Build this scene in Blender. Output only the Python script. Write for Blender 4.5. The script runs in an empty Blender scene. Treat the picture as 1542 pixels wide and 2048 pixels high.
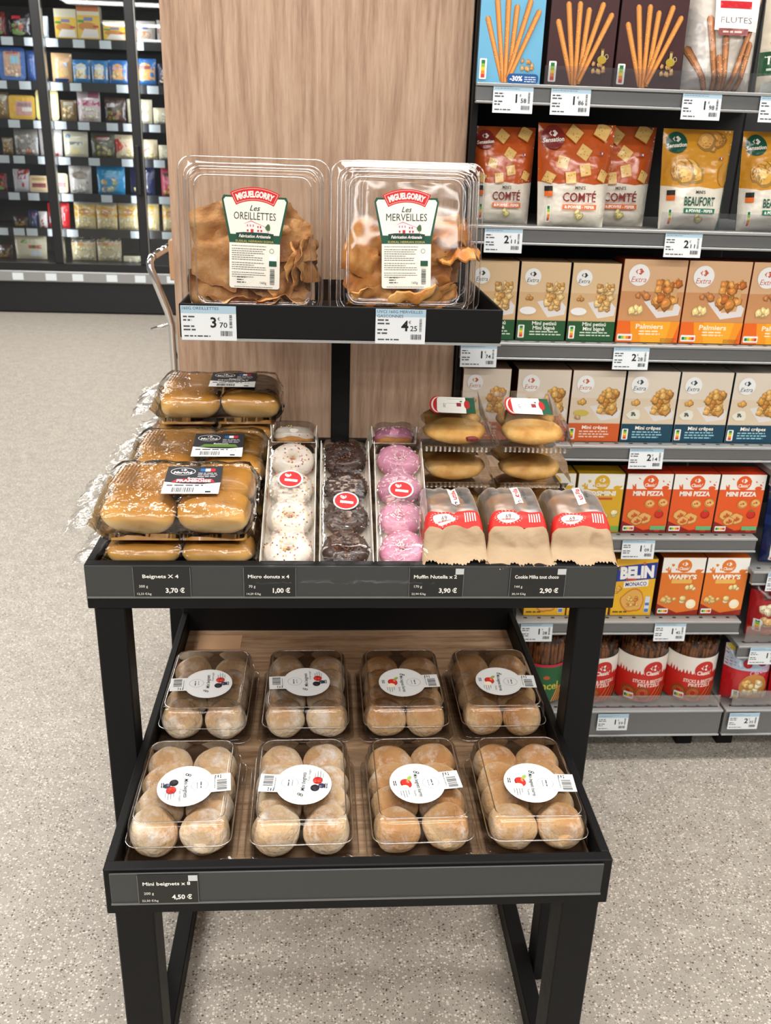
import bpy, math, random
from mathutils import Vector, Matrix, Euler, noise
SC = bpy.context.scene
COL = SC.collection
rad = math.radians

# ------------------------------------------------------------------ camera
cam_d = bpy.data.cameras.new('camera'); cam = bpy.data.objects.new('camera', cam_d); COL.objects.link(cam)
YAW, PITCH, ROLL = 0.0718, 0.3808, 0.0330
fwd = Vector((math.sin(YAW)*math.cos(PITCH), math.cos(YAW)*math.cos(PITCH), -math.sin(PITCH)))
rgt = Vector((math.cos(YAW), -math.sin(YAW), 0)); upv = rgt.cross(fwd)
r2 = math.cos(ROLL)*rgt + math.sin(ROLL)*upv; u2 = -math.sin(ROLL)*rgt + math.cos(ROLL)*upv
cam.matrix_world = Matrix(((r2.x, u2.x, -fwd.x, -0.0510), (r2.y, u2.y, -fwd.y, -0.9112), (r2.z, u2.z, -fwd.z, 1.3835), (0, 0, 0, 1)))
cam_d.sensor_fit = 'HORIZONTAL'; cam_d.sensor_width = 36; cam_d.lens = 1805.3*36/1542
cam_d.clip_start = 0.02
cam_d.dof.use_dof = True; cam_d.dof.focus_distance = 1.22; cam_d.dof.aperture_fstop = 15
SC.camera = cam

# ------------------------------------------------------------------ world, exposure, large lights
w = bpy.data.worlds.new('store_air'); SC.world = w; w.use_nodes = True
w.node_tree.nodes['Background'].inputs[0].default_value = (1.0, 0.98, 0.95, 1)
w.node_tree.nodes['Background'].inputs[1].default_value = 0.24
SC.view_settings.view_transform = 'Standard'; SC.view_settings.look = 'None'
SC.view_settings.exposure = 0.0; SC.view_settings.gamma = 1.0; SC.view_settings.use_curve_mapping = False
SC.cycles.transparent_max_bounces = 40; SC.cycles.max_bounces = 8
SC.cycles.caustics_reflective = False; SC.cycles.caustics_refractive = False
SC.cycles.sample_clamp_indirect = 6; SC.cycles.blur_glossy = 0.5
CEIL = 3.3
LAMPS = [(-2.6, -4.6), (0.6, -4.6), (-2.6, -2.2), (0.6, -2.2), (3.4, -2.2), (-2.6, 0.3), (0.5, 0.55), (3.4, 0.3),
         (-2.6, 2.8), (0.6, 2.8), (-2.6, 5.2), (0.6, 5.2), (-2.6, 6.3), (-1.2, -3.4), (0.9, -5.8), (-2.2, -5.8), (0.8, -7.2)]
LAMP_W = 60.0
for x, y in LAMPS:
    ld = bpy.data.lights.new('tube_light', 'AREA'); ld.shape = 'RECTANGLE'; ld.size = 2.4; ld.size_y = 0.42
    ld.energy = LAMP_W; ld.color = (1.0, 0.97, 0.92)
    lo = bpy.data.objects.new('tube_light', ld); COL.objects.link(lo); lo.location = (x, y, CEIL-0.10)

# ------------------------------------------------------------------ mesh helpers
def S(r, g=None, b=None):
    if g is None: r, g, b = r
    f = lambda c: (c/255/12.92) if c/255 <= .04045 else ((c/255+.055)/1.055)**2.4
    return (f(r), f(g), f(b), 1.0)

class MB:
    def __init__(s): s.v = []; s.f = []; s.m = []; s.c = []
    def add(s, vs, fs, mat=0, col=None):
        n = len(s.v); s.v.extend([tuple(p) for p in vs])
        for f in fs:
            s.f.append([i+n for i in f]); s.m.append(mat); s.c.append(col)
        return s
    def box(s, x0, x1, y0, y1, z0, z1, mat=0, col=None, bev=0.0, cols=None):
        if bev <= 0:
            vs = [(x, y, z) for x in (x0, x1) for y in (y0, y1) for z in (z0, z1)]
            fs = [(0, 1, 3, 2), (4, 6, 7, 5), (0, 4, 5, 1), (2, 3, 7, 6), (0, 2, 6, 4), (1, 5, 7, 3)]
            if cols:
                for f, k in zip(fs, ('l', 'r', 'f', 'b', 'd', 't')): s.add(vs, [f], mat, cols.get(k, col))
                return s
            return s.add(vs, fs, mat, col)
        b = bev; X = (x0, x1); Y = (y0, y1); Z = (z0, z1); vs = []; ix = {}
        for i in (0, 1):
            for j in (0, 1):
                for k in (0, 1):
                    sx, sy, sz = 1-2*i, 1-2*j, 1-2*k
                    ix[i, j, k, 0] = len(vs); vs.append((X[i], Y[j]+sy*b, Z[k]+sz*b))
                    ix[i, j, k, 1] = len(vs); vs.append((X[i]+sx*b, Y[j], Z[k]+sz*b))
                    ix[i, j, k, 2] = len(vs); vs.append((X[i]+sx*b, Y[j]+sy*b, Z[k]))
        I = lambda i, j, k, a: ix[i, j, k, a]
        faces = []
        for i in (0, 1): faces.append(([I(i, 0, 0, 0), I(i, 1, 0, 0), I(i, 1, 1, 0), I(i, 0, 1, 0)], 'lr'[i]))
        for j in (0, 1): faces.append(([I(0, j, 0, 1), I(1, j, 0, 1), I(1, j, 1, 1), I(0, j, 1, 1)], 'fb'[j]))
        for k in (0, 1): faces.append(([I(0, 0, k, 2), I(1, 0, k, 2), I(1, 1, k, 2), I(0, 1, k, 2)], 'dt'[k]))
        for i in (0, 1):
            for j in (0, 1): faces.append(([I(i, j, 0, 0), I(i, j, 0, 1), I(i, j, 1, 1), I(i, j, 1, 0)], 'fb'[j]))
        for i in (0, 1):
            for k in (0, 1): faces.append(([I(i, 0, k, 0), I(i, 0, k, 2), I(i, 1, k, 2), I(i, 1, k, 0)], 'dt'[k]))
        for j in (0, 1):
            for k in (0, 1): faces.append(([I(0, j, k, 1), I(0, j, k, 2), I(1, j, k, 2), I(1, j, k, 1)], 'dt'[k]))
        for i in (0, 1):
            for j in (0, 1):
                for k in (0, 1): faces.append(([I(i, j, k, 0), I(i, j, k, 1), I(i, j, k, 2)], 'dt'[k]))
        cx, cy, cz = (x0+x1)/2, (y0+y1)/2, (z0+z1)/2
        for f, key in faces:
            a, bb, c = (Vector(vs[q]) for q in f[:3]); nrm = (bb-a).cross(c-a)
            ctr = sum((Vector(vs[q]) for q in f), Vector())/len(f)
            if nrm.dot(ctr-Vector((cx, cy, cz))) < 0: f = f[::-1]
            s.add(vs if False else [vs[q] for q in f], [list(range(len(f)))], mat, (cols or {}).get(key, col))
        return s
    def loft(s, rings, closed=True, cap0=False, cap1=False, mat=0, col=None):
        n = len(rings[0]); vs = [p for r in rings for p in r]; fs = []
        for i in range(len(rings)-1):
            for j in range(n if closed else n-1):
                a, b = i*n+j, i*n+(j+1) % n
                fs.append((a, b, b+n, a+n))
        if cap0: fs.append(tuple(range(n))[::-1])
        if cap1: fs.append(tuple(range((len(rings)-1)*n, len(rings)*n)))
        return s.add(vs, fs, mat, col)
    def tube(s, path, r, n=8, mat=0, col=None, rs=None):
        path = [Vector(p) for p in path]; rings = []
        d = (path[1]-path[0]).normalized(); ref = Vector((0, 0, 1)) if abs(d.z) < .9 else Vector((1, 0, 0))
        x = d.cross(ref).normalized()
        for i, p in enumerate(path):
            d = (path[min(i+1, len(path)-1)]-path[max(i-1, 0)]).normalized()
            x = (x-d*x.dot(d)).normalized(); y = d.cross(x); rr = rs[i] if rs else r
            rings.append([p+(x*math.cos(2*math.pi*k/n)+y*math.sin(2*math.pi*k/n))*rr for k in range(n)])
        return s.loft(rings, True, True, True, mat, col)
    def grid(s, fn, nu, nv, mat=0, col=None, flip=False):
        vs = [fn(i/nu, j/nv) for j in range(nv+1) for i in range(nu+1)]
        fs = []
        for j in range(nv):
            for i in range(nu):
                a = j*(nu+1)+i; q = (a, a+1, a+nu+2, a+nu+1)
                fs.append(q[::-1] if flip else q)
        return s.add(vs, fs, mat, col)
    def mesh(s, name, mats, smooth=False):
        me = bpy.data.meshes.new(name); me.from_pydata(s.v, [], s.f)
        mats = mats if isinstance(mats, (list, tuple)) else [mats]
        for m in mats: me.materials.append(m)
        if len(mats) > 1: me.polygons.foreach_set('material_index', s.m)
        if smooth: me.polygons.foreach_set('use_smooth', [True]*len(s.f))
        if any(c is not None for c in s.c):
            at = me.color_attributes.new('Col', 'FLOAT_COLOR', 'CORNER'); buf = []
            for f, c in zip(s.f, s.c): buf.extend(list(c or (1, 1, 1, 1))*len(f))
            at.data.foreach_set('color', buf)
        me.update(); return me
    def build(s, name, mats, parent=None, smooth=False, loc=None, rot=None):
        return obj(name, s.mesh(name, mats, smooth), parent, loc, rot)

def obj(name, me, parent=None, loc=None, rot=None, scale=None):
    o = bpy.data.objects.new(name, me); COL.objects.link(o)
    if parent: o.parent = parent
    if loc: o.location = loc
    if rot: o.rotation_euler = rot
    if scale: o.scale = scale
    return o
def thing(name, label, cat, loc=(0, 0, 0), rot=(0, 0, 0), group=None):
    o = bpy.data.objects.new(name, None); COL.objects.link(o); o.empty_display_size = .02
    o.location = loc; o.rotation_euler = rot
    return tag(o, label, cat, group)
def tag(o, label, cat, group=None):
    o['label'] = label; o['category'] = cat
    if group: o['group'] = group
    return o
def struct(o, label=None, cat=None):
    o['kind'] = 'structure'
    if label: o['label'] = label
    if cat: o['category'] = cat
    return o
def copy_tree(o, parent=None, loc=None, rot=None):
    c = o.copy(); COL.objects.link(c); c.parent = parent
    if loc: c.location = loc
    if rot: c.rotation_euler = rot
    for ch in list(o.children): copy_tree(ch, c)
    return c
def rrect(hw, hd, r, z=0, n=4, cx=0, cy=0):
    r = min(r, hw*.999, hd*.999); out = []
    for sx, sy, a0 in ((1, 1, 0), (-1, 1, 90), (-1, -1, 180), (1, -1, 270)):
        for k in range(n+1):
            a = rad(a0+90*k/n); out.append((cx+sx*(hw-r)+r*math.cos(a), cy+sy*(hd-r)+r*math.sin(a), z))
    return out
def nz(p, s=1.0, seed=0): return noise.noise(Vector((p[0]*s+seed*7.13, p[1]*s+seed*3.7, p[2]*s-seed*5.1)))

# ------------------------------------------------------------------ materials
M = {}
def newmat(name):
    m = bpy.data.materials.new(name); m.use_nodes = True; nt = m.node_tree; nt.nodes.clear()
    out = nt.nodes.new('ShaderNodeOutputMaterial'); M[name] = m
    return m, nt, out
def nd(nt, kind, **kw):
    n = nt.nodes.new(kind)
    for k, v in kw.items():
        if k.startswith('i_'):
            key = k[2:].replace('_', ' ')
            n.inputs[key].default_value = v
        else: setattr(n, k, v)
    return n
def prin(nt, out, base=(.5, .5, .5, 1), rough=.5, metal=0.0, spec=.5, coat=0.0, sss=0.0):
    p = nd(nt, 'ShaderNodeBsdfPrincipled'); p.inputs['Base Color'].default_value = base
    p.inputs['Roughness'].default_value = rough; p.inputs['Metallic'].default_value = metal
    p.inputs['Specular IOR Level'].default_value = spec; p.inputs['Coat Weight'].default_value = coat
    p.inputs['Coat Roughness'].default_value = .12
    if sss: p.inputs['Subsurface Weight'].default_value = sss; p.inputs['Subsurface Radius'].default_value = (.006, .003, .0015)
    nt.links.new(p.outputs[0], out.inputs[0]); return p
def bump(nt, p, scale, strength, dist=.001, detail=3, coord='Object', stretch=(1, 1, 1)):
    tc = nd(nt, 'ShaderNodeTexCoord'); mp = nd(nt, 'ShaderNodeMapping'); mp.inputs['Scale'].default_value = stretch
    no = nd(nt, 'ShaderNodeTexNoise'); no.inputs['Scale'].default_value = scale; no.inputs['Detail'].default_value = detail
    b = nd(nt, 'ShaderNodeBump'); b.inputs['Strength'].default_value = strength; b.inputs['Distance'].default_value = dist
    nt.links.new(tc.outputs[coord], mp.inputs[0]); nt.links.new(mp.outputs[0], no.inputs[0])
    nt.links.new(no.outputs[0], b.inputs['Height'])
    if p: nt.links.new(b.outputs[0], p.inputs['Normal'])
    return b
def ramp(nt, stops, interp='LINEAR'):
    r = nd(nt, 'ShaderNodeValToRGB'); e = r.color_ramp.elements; r.color_ramp.interpolation = interp
    while len(e) < len(stops): e.new(.5)
    for q, (pos, c) in zip(e, stops): q.position = pos; q.color = c
    return r
def plain(name, base, rough=.5, metal=0.0, spec=.5, coat=0.0, b=None):
    m, nt, out = newmat(name); p = prin(nt, out, base, rough, metal, spec, coat)
    tc = nd(nt, 'ShaderNodeTexCoord'); no = nd(nt, 'ShaderNodeTexNoise'); no.inputs['Scale'].default_value = 35
    mr = nd(nt, 'ShaderNodeMapRange'); mr.inputs['To Min'].default_value = max(.02, rough*.88); mr.inputs['To Max'].default_value = min(1, rough*1.12)
    nt.links.new(tc.outputs['Object'], no.inputs[0]); nt.links.new(no.outputs[0], mr.inputs[0]); nt.links.new(mr.outputs[0], p.inputs['Roughness'])
    if b: bump(nt, p, *b)
    return m
plain('black_metal', (.0055, .0055, .006, 1), .5, 0, .18, 0, (900, .1, .0003))
plain('price_strip', S(50, 53, 53), .34, 0, .45, .15)
plain('card_black', S(31, 32, 32), .4, 0, .4)
plain('rail_grey', S(116, 117, 118), .36, .4, .5)
plain('rail_pale', S(160, 161, 161), .38, .3, .5)
plain('tag_card', S(224, 229, 233), .55)
plain('rib_dark', S(30, 24, 24), .6)
plain('shelf_grey', S(150, 150, 148), .45, .2, .5)
plain('dark_panel', (.01, .01, .011, 1), .6)
plain('chrome', (.82, .82, .83, 1), .12, 1.0)
plain('steel', S(165, 163, 158), .3, .8)
plain('white_paint', S(232, 230, 225), .5)
plain('ceiling_paint', S(150, 150, 150), .8)
plain('card_white', S(238, 233, 222), .6)
plain('card_box', S(206, 164, 128), .7, 0, .3)
plain('red_paper', S(205, 40, 34), .5, 0, .4)
plain('fridge_black', (.010, .0105, .012, 1), .42)
plain('fridge_inner', S(40, 42, 46), .6)
plain('filling_red', S(120, 18, 24), .3)
plain('foil', S(190, 190, 190), .28, .9)

def printmat(name, rough, spec=.5, coat=0.0, bmp=None, mottle=.0):
    m, nt, out = newmat(name); p = prin(nt, out, (1, 1, 1, 1), rough, 0, spec, coat)
    a = nd(nt, 'ShaderNodeAttribute', attribute_name='Col')
    if mottle:
        tc = nd(nt, 'ShaderNodeTexCoord'); no = nd(nt, 'ShaderNodeTexNoise'); no.inputs['Scale'].default_value = 160; no.inputs['Detail'].default_value = 4
        mr = nd(nt, 'ShaderNodeMapRange'); mr.inputs['From Min'].default_value = .3; mr.inputs['From Max'].default_value = .7
        mr.inputs['To Min'].default_value = 1-mottle; mr.inputs['To Max'].default_value = 1+mottle*.6
        mx = nd(nt, 'ShaderNodeVectorMath', operation='SCALE')
        nt.links.new(tc.outputs['Object'], no.inputs[0]); nt.links.new(no.outputs[0], mr.inputs[0])
        nt.links.new(a.outputs['Color'], mx.inputs[0]); nt.links.new(mr.outputs[0], mx.inputs['Scale']); nt.links.new(mx.outputs[0], p.inputs['Base Color'])
    else: nt.links.new(a.outputs['Color'], p.inputs['Base Color'])
    if bmp: bump(nt, p, *bmp)
    return m
printmat('print_card', .38, .45, .0)
printmat('print_paper', .6, .35)
printmat('print_film', .22, .5, .6, (30, .7, .008, 2))
printmat('sprinkle', .4)

# transparent packaging: a clear sheet with Fresnel gloss
def clearmat(name, tint, rough, ior=1.45, gain=1.0, base=.0, bmp=None):
    m, nt, out = newmat(name)
    tr = nd(nt, 'ShaderNodeBsdfTransparent'); tr.inputs[0].default_value = tint
    gl = nd(nt, 'ShaderNodeBsdfGlossy'); gl.inputs['Roughness'].default_value = rough; gl.inputs[0].default_value = (1, 1, 1, 1)
    fr = nd(nt, 'ShaderNodeFresnel'); fr.inputs[0].default_value = ior
    ma = nd(nt, 'ShaderNodeMath', operation='MULTIPLY_ADD', use_clamp=True); ma.inputs[1].default_value = gain; ma.inputs[2].default_value = base
    mx = nd(nt, 'ShaderNodeMixShader')
    nt.links.new(fr.outputs[0], ma.inputs[0]); nt.links.new(ma.outputs[0], mx.inputs[0])
    nt.links.new(tr.outputs[0], mx.inputs[1]); nt.links.new(gl.outputs[0], mx.inputs[2]); nt.links.new(mx.outputs[0], out.inputs[0])
    if bmp:
        b = bump(nt, None, *bmp); nt.links.new(b.outputs[0], gl.inputs['Normal'])
    return m
clearmat('clear', (.985, .985, .982, 1), .05, 1.45, .85, .010, (14, .22, .006, 1))
clearmat('film', (.985, .982, .975, 1), .10, 1.45, 1.0, .025, (38, .8, .008, 3))
clearmat('wrap', (.985, .982, .975, 1), .10, 1.4, .35, .006, (40, .5, .005, 2))
clearmat('clear_edge', (.93, .93, .93, 1), .16, 1.45, 1.6, .14)
clearmat('window_film', (.96, .95, .94, 1), .42, 1.4, 1.6, .24, (22, .8, .01, 2))
clearmat('pane', (.93, .95, .96, 1), .015, 1.45, 1.0, .0)
clearmat('acrylic', (.93, .93, .94, 1), .05, 1.45, 1.4, .06)

# oak laminate; axis = direction of the grain
def wood(name, stretch, c0, c1, c2):
    m, nt, out = newmat(name); p = prin(nt, out, (.4, .3, .2, 1), .5, 0, .35)
    tc = nd(nt, 'ShaderNodeTexCoord'); mp = nd(nt, 'ShaderNodeMapping'); mp.inputs['Scale'].default_value = stretch
    n1 = nd(nt, 'ShaderNodeTexNoise'); n1.inputs['Scale'].default_value = 1.0; n1.inputs['Detail'].default_value = 2; n1.inputs['Distortion'].default_value = .8
    wv = nd(nt, 'ShaderNodeTexNoise'); wv.inputs['Scale'].default_value = 14; wv.inputs['Detail'].default_value = 5; wv.inputs['Roughness'].default_value = .65
    fi = nd(nt, 'ShaderNodeTexNoise'); fi.inputs['Scale'].default_value = 55; fi.inputs['Detail'].default_value = 3
    for q in (n1, wv, fi): nt.links.new(mp.outputs[0], q.inputs[0])
    nt.links.new(tc.outputs['Object'], mp.inputs[0])
    # growth rings: bands of the broad noise
    mu = nd(nt, 'ShaderNodeMath', operation='MULTIPLY'); mu.inputs[1].default_value = 55
    si = nd(nt, 'ShaderNodeMath', operation='SINE'); nt.links.new(n1.outputs[0], mu.inputs[0]); nt.links.new(mu.outputs[0], si.inputs[0])
    mr = nd(nt, 'ShaderNodeMath', operation='MULTIPLY_ADD'); mr.inputs[1].default_value = .085; nt.links.new(si.outputs[0], mr.inputs[0]); nt.links.new(wv.outputs[0], mr.inputs[2])
    ad = nd(nt, 'ShaderNodeMath', operation='MULTIPLY_ADD'); ad.inputs[1].default_value = .35; nt.links.new(fi.outputs[0], ad.inputs[0]); nt.links.new(mr.outputs[0], ad.inputs[2])
    r = ramp(nt, [(.42, c0), (.66, c1), (.88, c2)]); nt.links.new(ad.outputs[0], r.inputs[0]); nt.links.new(r.outputs[0], p.inputs['Base Color'])
    b = nd(nt, 'ShaderNodeBump'); b.inputs['Strength'].default_value = .25; b.inputs['Distance'].default_value = .001
    nt.links.new(ad.outputs[0], b.inputs['Height']); nt.links.new(b.outputs[0], p.inputs['Normal'])
    return m
wood('oak_up', (7, 7, .5), S(150, 119, 97), S(180, 148, 124), S(196, 166, 142))
wood('oak_side', (.9, 9, 9), S(140, 108, 80), S(178, 145, 114), S(198, 168, 138))

# speckled vinyl floor
m, nt, out = newmat('floor_speckle'); p = prin(nt, out, (.5, .5, .5, 1), .42, 0, .4)
tc = nd(nt, 'ShaderNodeTexCoord')
big = nd(nt, 'ShaderNodeTexNoise'); big.inputs['Scale'].default_value = 18; big.inputs['Detail'].default_value = 4
rb = ramp(nt, [(.3, S(156, 149, 139)), (.7, S(172, 165, 155))]); nt.links.new(tc.outputs['Object'], big.inputs[0]); nt.links.new(big.outputs[0], rb.inputs[0])
prev = rb.outputs[0]
for sc_, thr, c in ((190, .13, S(214, 206, 194)), (130, .10, S(206, 198, 187)), (240, .11, S(136, 122, 111)), (165, .092, S(92, 82, 76)), (110, .062, S(72, 64, 60))):
    vo = nd(nt, 'ShaderNodeTexVoronoi'); vo.inputs['Scale'].default_value = sc_; vo.inputs['Randomness'].default_value = 1.0
    mpp = nd(nt, 'ShaderNodeMapping'); mpp.inputs['Location'].default_value = (sc_*1.7, sc_*.31, .05); mpp.inputs['Scale'].default_value = (1, 1.15, 1)
    # keep only some cells: random cell colour decides the size of the chip
    sep = nd(nt, 'ShaderNodeSeparateColor'); lt = nd(nt, 'ShaderNodeMath', operation='MULTIPLY'); lt.inputs[1].default_value = thr*4.2
    pw = nd(nt, 'ShaderNodeMath', operation='POWER'); pw.inputs[1].default_value = 2.2
    cmpn = nd(nt, 'ShaderNodeMath', operation='LESS_THAN'); mixn = nd(nt, 'ShaderNodeMix', data_type='RGBA')
    nt.links.new(tc.outputs['Object'], mpp.inputs[0]); nt.links.new(mpp.outputs[0], vo.inputs['Vector'])
    nt.links.new(vo.outputs['Color'], sep.inputs[0]); nt.links.new(sep.outputs[0], pw.inputs[0]); nt.links.new(pw.outputs[0], lt.inputs[0])
    nt.links.new(vo.outputs['Distance'], cmpn.inputs[0]); nt.links.new(lt.outputs[0], cmpn.inputs[1])
    nt.links.new(cmpn.outputs[0], mixn.inputs[0]); nt.links.new(prev, mixn.inputs[6]); mixn.inputs[7].default_value = c; prev = mixn.outputs[2]
nt.links.new(prev, p.inputs['Base Color'])

# food: two or three colours mixed by noise and by height on the piece
def food(name, stops, nscale, zmix=0.0, zrange=(-1, 1), rough=.7, bmp=(60, .6, .004), sugar=None, coat=0.0, sss=.0, ndetail=5):
    m, nt, out = newmat(name); p = prin(nt, out, (.5, .4, .3, 1), rough, 0, .35, coat, sss)
    tc = nd(nt, 'ShaderNodeTexCoord'); no = nd(nt, 'ShaderNodeTexNoise'); no.inputs['Scale'].default_value = nscale; no.inputs['Detail'].default_value = ndetail
    oi = nd(nt, 'ShaderNodeObjectInfo'); va = nd(nt, 'ShaderNodeVectorMath', operation='ADD')
    nt.links.new(oi.outputs['Random'], va.inputs[1]); nt.links.new(tc.outputs['Object'], va.inputs[0]); nt.links.new(va.outputs[0], no.inputs[0])
    fac = no.outputs[0]
    if zmix:
        sp = nd(nt, 'ShaderNodeSeparateXYZ'); mr = nd(nt, 'ShaderNodeMapRange'); mr.inputs['From Min'].default_value = zrange[0]; mr.inputs['From Max'].default_value = zrange[1]
        mx = nd(nt, 'ShaderNodeMix'); mx.inputs[0].default_value = zmix
        nt.links.new(tc.outputs['Object'], sp.inputs[0]); nt.links.new(sp.outputs[2], mr.inputs[0]); nt.links.new(no.outputs[0], mx.inputs[2]); nt.links.new(mr.outputs[0], mx.inputs[3]); fac = mx.outputs[0]
    r = ramp(nt, stops); nt.links.new(fac, r.inputs[0]); colr = r.outputs[0]
    if sugar:
        s2 = nd(nt, 'ShaderNodeTexNoise'); s2.inputs['Scale'].default_value = sugar[0]; s2.inputs['Detail'].default_value = 6; s2.inputs['Roughness'].default_value = .7
        rr = ramp(nt, [(sugar[1], (0, 0, 0, 1)), (sugar[2], (1, 1, 1, 1))]); mx2 = nd(nt, 'ShaderNodeMix', data_type='RGBA'); mx2.inputs[7].default_value = sugar[3]
        nt.links.new(va.outputs[0], s2.inputs[0]); nt.links.new(s2.outputs[0], rr.inputs[0]); nt.links.new(rr.outputs[0], mx2.inputs[0]); nt.links.new(colr, mx2.inputs[6]); colr = mx2.outputs[2]
    nt.links.new(colr, p.inputs['Base Color'])
    if bmp: bump(nt, p, *bmp)
    return m
food('dough_sugar', [(.12, S(182, 130, 84)), (.34, S(204, 162, 118)), (.50, S(232, 212, 182)), (.64, S(216, 182, 142)), (.80, S(196, 148, 102)), (.95, S(182, 130, 84))], 18, .50, (-.026, .026), .8, (150, .8, .004),
     (36, .47, .72, S(240, 231, 220)), 0, .05)
food('dough_cinnamon', [(.12, S(170, 112, 62)), (.34, S(194, 144, 94)), (.50, S(222, 190, 148)), (.64, S(204, 160, 112)), (.80, S(182, 126, 74)), (.95, S(166, 108, 58))], 18, .50, (-.026, .026), .8, (150, .8, .004),
     (36, .50, .76, S(230, 214, 198)), 0, .05)
food('dough_big', [(.05, S(184, 122, 60)), (.22, S(220, 176, 112)), (.40, S(236, 206, 152)), (.54, S(222, 172, 92)), (.72, S(208, 148, 66)), (.95, S(196, 132, 54))], 14, .74, (-.026, .026), .45, (40, .3, .003), None, .2, .05)
food('dough_plain', [(.3, S(186, 124, 66)), (.7, S(214, 160, 96))], 40, 0, (-1, 1), .6)
food('icing_white', [(.3, S(212, 200, 188)), (.7, S(226, 217, 207))], 30, 0, (-1, 1), .35, (40, .3, .003), None, .2, .1)
food('icing_pink', [(.3, S(188, 118, 148)), (.7, S(206, 142, 166))], 30, 0, (-1, 1), .35, (40, .3, .003), None, .2, .1)
food('icing_choc', [(.3, S(42, 26, 22)), (.7, S(66, 40, 32))], 30, 0, (-1, 1), .4, (60, .6, .004), None, .2)
food('pastry_gold', [(.3, S(196, 134, 60)), (.5, S(220, 166, 88)), (.7, S(234, 190, 116))], 30, 0, (-1, 1), .6, (70, .5, .004), None, 0, .05)
food('oreillette', [(.28, S(164, 102, 52)), (.48, S(196, 138, 80)), (.68, S(218, 168, 112))], 22, 0, (-1, 1), .6, (120, .6, .003), None, .1, .05)
food('merveille', [(.25, S(170, 98, 38)), (.5, S(200, 132, 62)), (.72, S(224, 168, 100))], 18, 0, (-1, 1), .55, (70, .5, .004), None, .1, .05)
food('muffin', [(.3, S(176, 104, 44)), (.7, S(222, 160, 88))], 40, 0, (-1, 1), .7)
food('pretzel', [(.3, S(96, 52, 24)), (.7, S(168, 100, 48))], 60, 0, (-1, 1), .6)
food('kraft', [(.3, S(166, 141, 112)), (.7, S(182, 158, 128))], 14, 0, (-1, 1), .75, (26, .6, .008), None)

# ------------------------------------------------------------------ flat print: vector shapes laid on a surface
_TX = {}
def glyphs(s, bold=0.0, shear=0.0):
    k = (s, bold, shear)
    if k not in _TX:
        cu = bpy.data.curves.new('t', 'FONT'); cu.body = s; cu.size = 1; cu.offset = bold; cu.shear = shear; cu.resolution_u = 2; cu.fill_mode = 'FRONT'
        ob = bpy.data.objects.new('t', cu); COL.objects.link(ob)
        dg = bpy.context.evaluated_depsgraph_get(); me = bpy.data.meshes.new_from_object(ob.evaluated_get(dg))
        vs = [(v.co.x, v.co.y) for v in me.vertices]; fs = [tuple(p.vertices) for p in me.polygons]
        bpy.data.objects.remove(ob); bpy.data.curves.remove(cu); bpy.data.meshes.remove(me)
        _TX[k] = (vs, fs)
    return _TX[k]

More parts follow.
